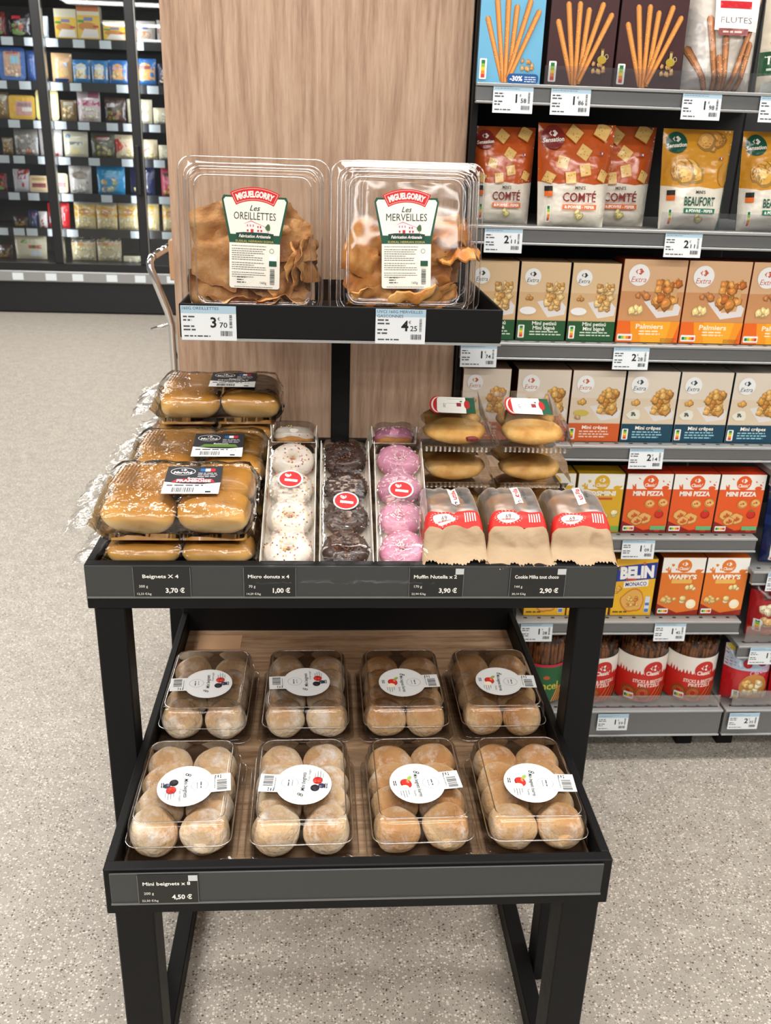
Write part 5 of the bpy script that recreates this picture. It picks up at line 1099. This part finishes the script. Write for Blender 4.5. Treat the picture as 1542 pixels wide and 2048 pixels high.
# ------------------------------------------------------------------ far refrigerated case
FR = [
    (1, -2.67, -2.585, 0.175, 'bag', 'redmeat', 'red salad pack at the left picture edge, top fridge shelf'),
    (1, -2.566, -2.397, 0.175, 'bag', 'salad', 'dark pack with red and green salad bowl, top fridge shelf'),
    (1, -2.333, -2.256, 0.158, 'bag', 'bluewhite', 'narrow white and navy pack beside the door frame, top fridge shelf'),
    (1, -2.2, -2.03, 0.21, 'carton', 'toast', 'white and yellow sandwich bread box, left of the pair, top fridge shelf'),
    (1, -2.025, -1.85, 0.238, 'carton', 'toast2', 'taller yellow bread box with orange top, top fridge shelf'),
    (1, -1.827, -1.647, 0.141, 'carton', 'toast', 'low yellow bread box right of the tall one, top fridge shelf'),
    (1, -1.589, -1.424, 0.152, 'bag', 'roll', 'white pack with golden roll and navy oval, top fridge shelf'),
    (1, -1.412, -1.306, 0.162, 'bag', 'roll', 'white roll pack next to the wooden panel, top fridge shelf'),
    (2, -2.667, -2.464, 0.245, 'tray', 'bluetray', 'blue tray of sliced poultry under clear film, second fridge shelf'),
    (2, -2.457, -2.379, 0.223, 'bag', 'blue', 'blue pack half behind the door frame, second fridge shelf'),
    (2, -2.261, -2.1, 0.214, 'bag', 'tan', 'tan pouch with angled top, second fridge shelf'),
    (2, -2.097, -1.955, 0.171, 'bag', 'bluecheck', 'blue checked pasta pack, first of three, second fridge shelf'),
    (2, -1.951, -1.817, 0.171, 'bag', 'bluecheck', 'blue checked pasta pack, second of three, second fridge shelf'),
    (2, -1.813, -1.662, 0.178, 'bag', 'bluecheck2', 'blue checked pasta pack with orange picture, second fridge shelf'),
    (2, -1.606, -1.435, 0.197, 'bag', 'bluecheck2', 'blue checked pasta pack right of the second door frame, second fridge shelf'),
    (2, -1.424, -1.317, 0.164, 'bag', 'navyfood', 'navy pasta pack next to the wooden panel, second fridge shelf'),
    (3, -2.73, -2.627, 0.2, 'bag', 'brownish', 'brown pack at the left picture edge, third fridge shelf'),
    (3, -2.628, -2.421, 0.182, 'tray', 'yellowtray', 'yellow tray of sliced ham, third fridge shelf'),
    (3, -2.412, -2.233, 0.23, 'tray', 'yellowtall', 'tall pale yellow tray with red mark, third fridge shelf'),
    (3, -2.22, -2.092, 0.157, 'bag', 'brownish', 'brown filled pasta bag, third fridge shelf'),
    (3, -2.085, -1.901, 0.238, 'bag', 'pinkwhite', 'white bag with magenta band, third fridge shelf'),
    (3, -1.867, -1.698, 0.19, 'bag', 'darkfood', 'dark brown pack with orange food, third fridge shelf'),
    (3, -1.687, -1.485, 0.183, 'bag', 'creamgreen', 'cream bag with small green leaf, third fridge shelf'),
    (3, -1.48, -1.334, 0.124, 'bag', 'cream', 'low cream bag next to the wooden panel, third fridge shelf'),
    (4, -2.719, -2.631, 0.13, 'bag', 'brownish', 'small brown pack at the left, fourth fridge shelf'),
    (4, -2.621, -2.428, 0.202, 'bag', 'greyclear', 'grey see-through bag, fourth fridge shelf'),
    (4, -2.419, -2.233, 0.203, 'bag', 'whitered', 'white and red pack behind the door frame, fourth fridge shelf'),
    (4, -2.223, -2.025, 0.195, 'bag', 'creamgrey', 'cream bag with grey lettering panel, fourth fridge shelf'),
    (4, -2.0, -1.809, 0.192, 'bag', 'darkgreen', 'dark green pasta bag, fourth fridge shelf'),
    (4, -1.807, -1.636, 0.181, 'bag', 'redcream', 'cream bag with red corner, left one, fourth fridge shelf'),
    (4, -1.608, -1.46, 0.151, 'bag', 'redcream', 'cream bag with red corner, right one, fourth fridge shelf'),
    (4, -1.453, -1.342, 0.112, 'bag', 'cream', 'low cream bag beside the panel, fourth fridge shelf'),
    (5, -2.804, -2.715, 0.141, 'bag', 'redmeat', 'red meat pack at the left edge, fifth fridge shelf'),
    (5, -2.662, -2.528, 0.177, 'bag', 'redwhite', 'red and white meat pack, fifth fridge shelf'),
    (5, -2.528, -2.376, 0.13, 'tray', 'pate', 'cream tray with dark red filling, left one, fifth fridge shelf'),
    (5, -2.363, -2.215, 0.154, 'tray', 'pate', 'cream tray with dark red filling, right one, fifth fridge shelf'),
    (5, -2.205, -2.02, 0.217, 'bag', 'speckle', 'white speckled bag of dumplings, fifth fridge shelf'),
    (5, -1.976, -1.745, 0.225, 'bag', 'lightblue', 'bright light blue bag, fifth fridge shelf'),
    (5, -1.704, -1.497, 0.218, 'bag', 'navyfood', 'navy bag with cream food, fifth fridge shelf'),
    (5, -1.447, -1.33, 0.23, 'bag', 'pink', 'pink bag with yellow food beside the panel, fifth fridge shelf'),
    (6, -2.697, -2.577, 0.085, 'bag', 'darkfood', 'small dark pack lying low, sixth fridge shelf'),
    (6, -2.572, -2.498, 0.138, 'bag', 'navyred', 'narrow navy and red pack, sixth fridge shelf'),
    (6, -2.489, -2.418, 0.13, 'bag', 'whitered', 'narrow white and red pack, sixth fridge shelf'),
    (6, -2.408, -2.229, 0.202, 'bag', 'red', 'bright red pack behind the door frame, sixth fridge shelf'),
    (6, -2.19, -2.011, 0.222, 'bag', 'cheese', 'yellow and clear grated cheese bag, first from the left, sixth fridge shelf'),
    (6, -2.008, -1.832, 0.215, 'bag', 'cheese', 'yellow and clear grated cheese bag, second from the left, sixth fridge shelf'),
    (6, -1.824, -1.656, 0.227, 'bag', 'cheese', 'yellow and clear grated cheese bag, third from the left, sixth fridge shelf'),
    (6, -1.644, -1.48, 0.236, 'bag', 'cheese', 'yellow and clear grated cheese bag, fourth from the left, sixth fridge shelf'),
    (6, -1.452, -1.321, 0.22, 'bag', 'cheese', 'yellow grated cheese bag beside the wooden panel, sixth fridge shelf'),
    (7, -2.713, -2.445, 0.207, 'bag', 'creamgreen', 'wide cream bag with green and red print, bottom fridge shelf'),
    (7, -2.857, -2.736, 0.111, 'bag', 'darkfood', 'dark pack in the corner, bottom fridge shelf'),
    (7, -2.24, -2.033, 0.212, 'bag', 'cheeseclear', 'clear bag of pale cheese with orange band, left one, bottom fridge shelf'),
    (7, -2.025, -1.817, 0.221, 'bag', 'cheeseclear', 'clear bag of pale cheese with dark top, right one, bottom fridge shelf'),
    (7, -1.8, -1.617, 0.046, 'tray', 'cream', 'flat pale tray lying alone, bottom fridge shelf'),
]
FT = [(1, [-2.567, -2.39, -2.22, -2.015, -1.809, -1.556]), (2, [-2.652, -2.464, -2.215, -2.068, -1.701, -1.459]), (3, [-2.584, -2.385, -2.214, -2.031, -1.803, -1.67, -1.461]), (4, [-2.7, -2.576, -2.379, -2.209, -1.971, -1.702, -1.442]), (5, [-2.65, -2.491, -2.213, -1.893, -1.646, -1.416]), (6, [-2.779, -2.643, -2.536, -2.362, -2.2, -1.672, -1.408]), (7, [-2.644, -2.371, -2.15, -1.867, -1.63, -1.363])]
FSH = {1: 2.125, 2: 1.812, 3: 1.526, 4: 1.256, 5: .970, 6: .686, 7: .425}
fc = thing('refrigerated_case', 'long black refrigerated case with glass doors across the far aisle', 'fridge', (-2.2, 7.05, 0)); fk = M['fridge_black']
FX0, FX1 = -2.0, 4.2
MB().box(FX0, FX1, .02, .95, .012, .262, bev=.004).build('plinth', fk, fc)
MB().box(FX0, FX1, .05, .95, 0, .012).build('floor_skirt', M['dark_panel'], fc)
MB().box(FX0, FX1, 0, .04, .264, .352, bev=.006).build('bumper_rail', M['rail_pale'], fc)
MB().box(FX0, FX1, .02, .95, .354, .420, bev=.003).build('sill', fk, fc)
MB().box(FX0, FX1, .02, .95, 2.42, 2.75, bev=.003).build('canopy', fk, fc)
MB().box(FX0, FX1, .90, .95, .421, 2.419).build('back_wall', M['fridge_inner'], fc)
for r, z in FSH.items():
    if r == 7: continue
    s = MB().box(FX0, FX1, .17, .88, z-.018, z).build('shelf_board', M['fridge_inner'], fc)
    MB().box(FX0, FX1, .158, .169, z-.065, z+.002, bev=.001).build('tag_rail', fk, s)
MUL = [-3.715, -3.005, -2.295, -1.585, -.875, -.165, .545, 1.255, 1.965]
for i, x in enumerate(MUL):
    m_ = MB().box(x-.036+2.2, x+.036+2.2, .012, .075, .4205, 2.4195, bev=.004).build('door_frame', fk, fc)
    MB().box(x+.0365+2.2, x+.044+2.2, .020, .070, .4205, 2.4195).build('frame_edge', M['steel'], m_)
    if i in (1, 3): MB().box(x-.018+2.2, x+.018+2.2, -.022, .0115, .98, 1.36, bev=.006).build('door_handle', fk, m_)
    if i < len(MUL)-1:
        MB().box(x+.0445+2.2, MUL[i+1]-.0365+2.2, .040, .046, .421, 2.419).build('glass_door', M['pane'], fc)
for x in MUL[1:5]:
    ld = bpy.data.lights.new('fridge_strip_light', 'AREA'); ld.shape = 'RECTANGLE'; ld.size = .05; ld.size_y = 1.9; ld.energy = 4.6; ld.color = (.93, .97, 1.0)
    lo = bpy.data.objects.new('fridge_strip_light', ld); COL.objects.link(lo); lo.location = (x, 7.05+.095, 1.42); lo.rotation_euler = (rad(90), 0, 0)

# price tags on the case
ORD = ['first', 'second', 'third', 'fourth', 'fifth', 'sixth', 'seventh']
TAGM = MB().box(-.045, .045, -.001, .001, -.029, .029, 0, S(226, 234, 238)).mesh('price_tag', M['print_paper'])
for r, xs in FT:
    for i, x in enumerate(xs):
        z = FSH[r]-.034 if r < 7 else .306
        o = obj('price_tag', TAGM, None, (x, 7.2065 if r < 7 else 7.0475, z))
        tag(o, f'blank white price tag on the {"bumper rail" if r == 7 else ORD[r-1]+" shelf"} of the fridge, {ORD[i]} from left', 'price tag', 'price tags on the fridge rails')

# chilled packs: colours and simple prints per kind
CH = lambda P, W, H, b, n, r, cols, seed: P.chunks(W*b[0], H*b[1], W*b[2], H*b[3], n, W*r, cols, seed)
def style(name):
    B = {'redmeat': (120, 30, 30), 'salad': (36, 28, 30), 'bluewhite': (206, 214, 222), 'toast': (238, 226, 196), 'toast2': (240, 228, 196), 'roll': (206, 198, 190), 'bluetray': (60, 104, 176), 'blue': (52, 84, 146), 'tan': (222, 178, 128),
         'bluecheck': (58, 130, 190), 'bluecheck2': (54, 116, 184), 'navyfood': (34, 38, 72), 'brownish': (134, 108, 74), 'yellowtray': (226, 178, 56), 'yellowtall': (240, 226, 150), 'pinkwhite': (226, 206, 208), 'darkfood': (74, 50, 40), 'creamgreen': (228, 216, 186),
         'cream': (230, 218, 186), 'greyclear': (150, 144, 138), 'whitered': (226, 216, 212), 'creamgrey': (226, 218, 190), 'darkgreen': (84, 84, 62), 'redcream': (226, 206, 172), 'redwhite': (206, 200, 206), 'pate': (226, 200, 160), 'speckle': (214, 206, 200),
         'lightblue': (44, 150, 206), 'pink': (196, 74, 96), 'navyred': (50, 60, 104), 'red': (196, 26, 36), 'cheese': (226, 204, 150), 'cheeseclear': (216, 200, 160)}[name]
    def f(P, W, H):
        P.rect(0, 0, W, H, B); R_ = lambda a, b, c, d, col: P.rect(W*a, H*b, W*c, H*d, col); E_ = lambda a, b, c, d, col: P.ell(W*a, H*b, W*c, H*d, col, 14)
        if name in ('redmeat', 'salad'): E_(.5, .35, .4, .3, (60, 40, 40)); CH(P, W, H, (.25, .25, .75, .5), 8, .1, [(190, 50, 44), (206, 90, 70), (110, 140, 60)], 3); R_(.2, .72, .6, .86, (196, 50, 60)); E_(.5, .14, .3, .08, (130, 160, 100))
        elif name in ('toast', 'toast2'):
            R_(0, 0, 1, .72, (238, 196, 70)); E_(.45, .38, .42, .14, (206, 140, 70)); P.poly([(W*.1, H*.05), (W*.95, H*.05), (W*.9, H*.3), (W*.3, H*.32)], (240, 232, 222)); R_(.02, .5, .3, .58, (80, 150, 60)); R_(.3, .55, .7, .66, (130, 130, 176)); R_(.7, .36, .95, .42, (190, 70, 70))
            if name == 'toast2': R_(0, .84, 1, 1, (206, 110, 40))
        elif name == 'roll': E_(.5, .3, .32, .2, (206, 140, 74)); E_(.5, .72, .28, .14, (60, 84, 140)); R_(.05, .4, .2, .6, (196, 80, 90))
        elif name == 'bluetray': P.rr(W*.12, H*.06, W*.88, H*.94, W*.06, (206, 160, 130)); CH(P, W, H, (.2, .1, .8, .4), 9, .12, [(226, 190, 160), (214, 170, 140), (240, 220, 200)], 4); R_(.42, .5, .8, .78, (150, 200, 220)); R_(.25, .85, .8, .93, (170, 70, 80))
        elif name in ('bluecheck', 'bluecheck2'):
            for i in range(5): R_(i*.2, .0, i*.2+.1, .16, (110, 180, 220))
            P.poly([(W*.05, H*.18), (W*.95, H*.18), (W*.95, H*.7), (W*.5, H*.85), (W*.05, H*.7)], (240, 232, 206) if name == 'bluecheck' else (226, 170, 100)); CH(P, W, H, (.2, .25, .8, .5), 7, .1, [(236, 210, 140), (240, 196, 120), (214, 150, 80)], 5); R_(.25, .6, .75, .72, (200, 210, 226) if name == 'bluecheck' else (150, 60, 70))
        elif name == 'tan': E_(.5, .32, .35, .14, (236, 190, 110)); E_(.7, .6, .1, .06, (140, 170, 210)); R_(.1, 0, .95, .12, (50, 80, 140))
        elif name == 'navyfood': CH(P, W, H, (.15, .12, .85, .35), 6, .11, [(236, 214, 150), (244, 230, 190)], 2); P.poly([(W*.2, H*.5), (W*.55, H*.95), (W*.7, H*.9), (W*.45, H*.45)], (206, 196, 206))
        elif name == 'brownish': CH(P, W, H, (.15, .15, .85, .6), 12, .1, [(196, 160, 96), (160, 120, 66), (216, 186, 130)], 6); R_(.2, .75, .8, .92, (190, 180, 160))
        elif name == 'yellowtray': P.rr(W*.2, H*.1, W*.95, H*.8, W*.05, (206, 150, 140)); R_(.3, .55, .9, .72, (150, 120, 130)); R_(.5, .3, .95, .5, (226, 220, 210))
        elif name == 'yellowtall': R_(.2, .2, .8, .9, (246, 240, 206)); P.poly([(W*.35, H*.95), (W*.65, H*.95), (W*.5, H*.82)], (206, 70, 50)); R_(.25, .1, .75, .18, (236, 206, 70))
        elif name == 'pinkwhite': R_(.02, .5, .98, .66, (186, 50, 110)); CH(P, W, H, (.1, .1, .9, .42), 12, .1, [(240, 226, 186), (246, 238, 214)], 3); R_(.5, .75, .95, .95, (206, 120, 150))
        elif name == 'darkfood': CH(P, W, H, (.2, .15, .85, .45), 9, .1, [(196, 120, 50), (160, 90, 40), (120, 130, 50)], 3); R_(.1, .6, .5, .75, (196, 190, 190))
        elif name == 'creamgreen': R_(.1, .62, .4, .76, (130, 176, 90)); R_(.45, .42, .85, .55, (196, 90, 80)); R_(.5, .12, .85, .35, (216, 222, 232)); E_(.6, .5, .06, .06, (60, 120, 60))
        elif name == 'creamgrey': R_(.1, .45, .8, .58, (120, 130, 130)); E_(.2, .8, .12, .09, (130, 150, 170)); R_(.3, .1, .7, .3, (236, 220, 150))
        elif name == 'greyclear': CH(P, W, H, (.1, .1, .9, .8), 12, .12, [(180, 172, 164), (130, 120, 110), (206, 196, 186)], 3); CH(P, W, H, (.4, .1, .7, .2), 3, .08, [(214, 150, 110)], 3)
        elif name == 'whitered': CH(P, W, H, (.2, .1, .9, .5), 6, .12, [(196, 60, 70), (236, 226, 220), (120, 110, 90)], 4); R_(.2, .0, 1, .15, (190, 50, 70))
        elif name == 'darkgreen': CH(P, W, H, (.2, .1, .8, .4), 9, .11, [(150, 140, 84), (176, 162, 100)], 3); R_(.2, .7, .8, .85, (140, 50, 44))
        elif name == 'redcream': P.poly([(0, H*.2), (W*.6, H*.5), (W*.3, H*.85), (0, H*.8)], (206, 70, 60)); CH(P, W, H, (.2, .08, .9, .3), 8, .09, [(240, 222, 170), (226, 196, 130)], 3)
        elif name == 'redwhite': R_(.1, .55, 1, 1, (176, 50, 40)); R_(.55, .2, .7, .4, (190, 60, 60))
        elif name == 'pate': R_(.06, .25, .94, .55, (146, 70, 72)); R_(.1, .32, .9, .36, (170, 100, 100)); R_(.05, .75, .95, .95, (196, 160, 110))
        elif name == 'speckle': CH(P, W, H, (.1, .1, .9, .9), 22, .06, [(176, 150, 160), (236, 230, 220), (206, 196, 180)], 3); E_(.5, .65, .34, .14, (130, 110, 90)); CH(P, W, H, (.3, .1, .7, .25), 4, .12, [(246, 240, 226)], 3)
        elif name == 'lightblue': R_(.2, .68, .85, .82, (130, 206, 236)); CH(P, W, H, (.2, .15, .8, .5), 8, .1, [(226, 206, 150), (170, 196, 170), (240, 214, 170)], 3)
        elif name == 'pink': CH(P, W, H, (.1, .08, .9, .3), 8, .14, [(226, 190, 90)], 3); R_(.1, .62, .9, .8, (96, 40, 50)); R_(.2, .4, .9, .52, (226, 130, 150))
        elif name == 'navyred': R_(.1, .6, .9, .85, (206, 90, 90)); R_(.1, .1, .9, .35, (200, 210, 220))
        elif name == 'red': R_(.05, .2, .3, .45, (206, 206, 214)); R_(.55, .3, .8, .6, (226, 220, 220)); R_(.4, .7, .9, .75, (226, 80, 80))
        elif name == 'cheese': R_(0, .42, 1, .85, (226, 166, 40)); E_(.5, .62, .26, .12, (176, 112, 40)); R_(0, .88, 1, 1, (206, 206, 200)); CH(P, W, H, (.08, .06, .92, .36), 22, .07, [(240, 226, 176), (232, 210, 150), (246, 236, 200)], 3)
        elif name == 'cheeseclear': R_(0, .7, 1, 1, (90, 88, 86)); R_(.05, .55, .95, .68, (206, 150, 90)); CH(P, W, H, (.08, .06, .92, .5), 20, .08, [(246, 238, 200), (238, 224, 170)], 3)
        elif name == 'bluewhite': R_(0, .1, 1, .4, (60, 60, 80)); R_(0, .6, .4, .8, (40, 50, 80))
        elif name == 'cream': CH(P, W, H, (.1, .1, .9, .6), 6, .12, [(244, 236, 206), (236, 222, 180)], 3)
        elif name == 'blue': R_(.2, .3, .9, .6, (80, 110, 170))
    return f, B
NM = {'bag': 'chilled_bag', 'carton': 'bread_box', 'tray': 'chilled_tray'}
for i, (r, x0, x1, h, kind, st, lb) in enumerate(FR):
    f, B = style(st); z = FSH[r]+.001; grp = f'chilled packs on fridge shelf {ORD[r-1]}'
    if kind == 'bag': pouch(NM[kind], lb, x0, x1, z, h, f, B, .05, 7.245, 5, .95, i, grp, 0, 'chilled pack', (8, 8), .05)
    elif kind == 'carton':
        t = thing(NM[kind], lb, 'bread box', ((x0+x1)/2, 7.25, z), (0, 0, 0), grp); W = x1-x0
        MB().box(-W/2, W/2, 0, .09, 0, h, 0, S(*B), .002).build('carton', M['print_card'], t)
        P = Print(); f(P, W-.004, h-.004); P.build('front_print', on_front(-W/2+.002, 0, .002), 'print_card', t, base=.0008, step=.0002)
    else:
        W = x1-x0; t = thing(NM[kind], lb, 'chilled tray', ((x0+x1)/2, 7.25, z), (rad(-8), 0, 0), grp)
        mb = MB(); q = lambda a, b, r_, y: [(p[0], y, p[1]+h/2) for p in rrect(a, b, r_, 0, 4)]
        mb.loft([q(W*.42, h*.42, h*.1, .045), q(W*.46, h*.46, h*.1, .008), q(W*.5, h*.5, h*.12, .004), q(W*.5, h*.5, h*.12, .0)], True, True, True, 0, S(*B)); mb.build('tray', M['print_card'], t)
        P = Print(); f(P, W*.84, h*.84); P.build('front_print', on_front(-W*.42, -.0005, h*.08), 'print_film', t, base=.0008, step=.0002)

# ------------------------------------------------------------------ chrome stock trolley behind the panel
tr = thing('stock_trolley', 'chrome tube stock trolley standing behind the wooden panel', 'trolley', (-.20, 1.60, 0)); ch = M['chrome']
for sx in (-1, 1):
    X = lambda x: sx*x
    for sy in (-1, 1):
        y = sy*.21
        MB().tube([(X(.232), y, .12), (X(.236), y, .80), (X(.237), y, .96), (X(.245), y, .995), (X(.268), y, 1.06), (X(.281), y, 1.098), (X(.283), y*.98, 1.112), (X(.281), y*.93, 1.121), (X(.275), y*.85, 1.126)], .0095, 10).build('frame_tube', ch, tr, True)
        if sy < 0: MB().tube([(X(.216), y+.02, .12), (X(.216), y+.02, .93), (X(.222), y+.02, .985)], .006, 8).build('inner_tube', ch, tr, True)
        w_ = MB().tube([(X(.225)-.012, y, .055), (X(.225)+.012, y, .055)], .052, 16).build('wheel', M['dark_panel'], tr)
        MB().tube([(X(.225), y, .055), (X(.225), y, .118)], .008, 8).build('fork', M['steel'], w_)
    MB().tube([(X(.275), -.19, 1.126), (X(.275), .19, 1.126)], .0095, 10).build('handle_bar', ch, tr, True)
MB().box(-.24, .24, -.215, .215, .119, .135, bev=.003).build('lower_deck', M['black_metal'], tr)
MB().box(-.225, .225, -.20, .20, .872, .884, bev=.002).build('middle_deck', M['black_metal'], tr)
MB().tube([(-.237, -.205, .965), (-.29, -.205, .948)], .004, 8).build('hook_rod', ch, tr, True)
def cardboard(label, x0, x1, y0, y1, z0, z1, m):
    t = thing('cardboard_box', label, 'box', ((x0+x1)/2, (y0+y1)/2, z0)); a, b, c = (x1-x0)/2, (y1-y0)/2, z1-z0
    MB().box(-a, a, -b, b, 0, c, bev=.002).build('carton', M[m], t); MB().box(-.02, .02, -b-.0004, b+.0004, c, c+.0005).build('tape', M['card_white'], t)
cardboard('plain brown cardboard box on top of the stack on the trolley', -.437, -.13, 1.40, 1.70, 1.069, 1.165, 'card_box')
cardboard('narrower brown cardboard box under the top box on the trolley', -.408, -.15, 1.42, 1.68, .935, 1.068, 'card_box')
cardboard('flat white box lying on the trolley deck', -.405, -.16, 1.41, 1.70, .885, .934, 'white_paint')
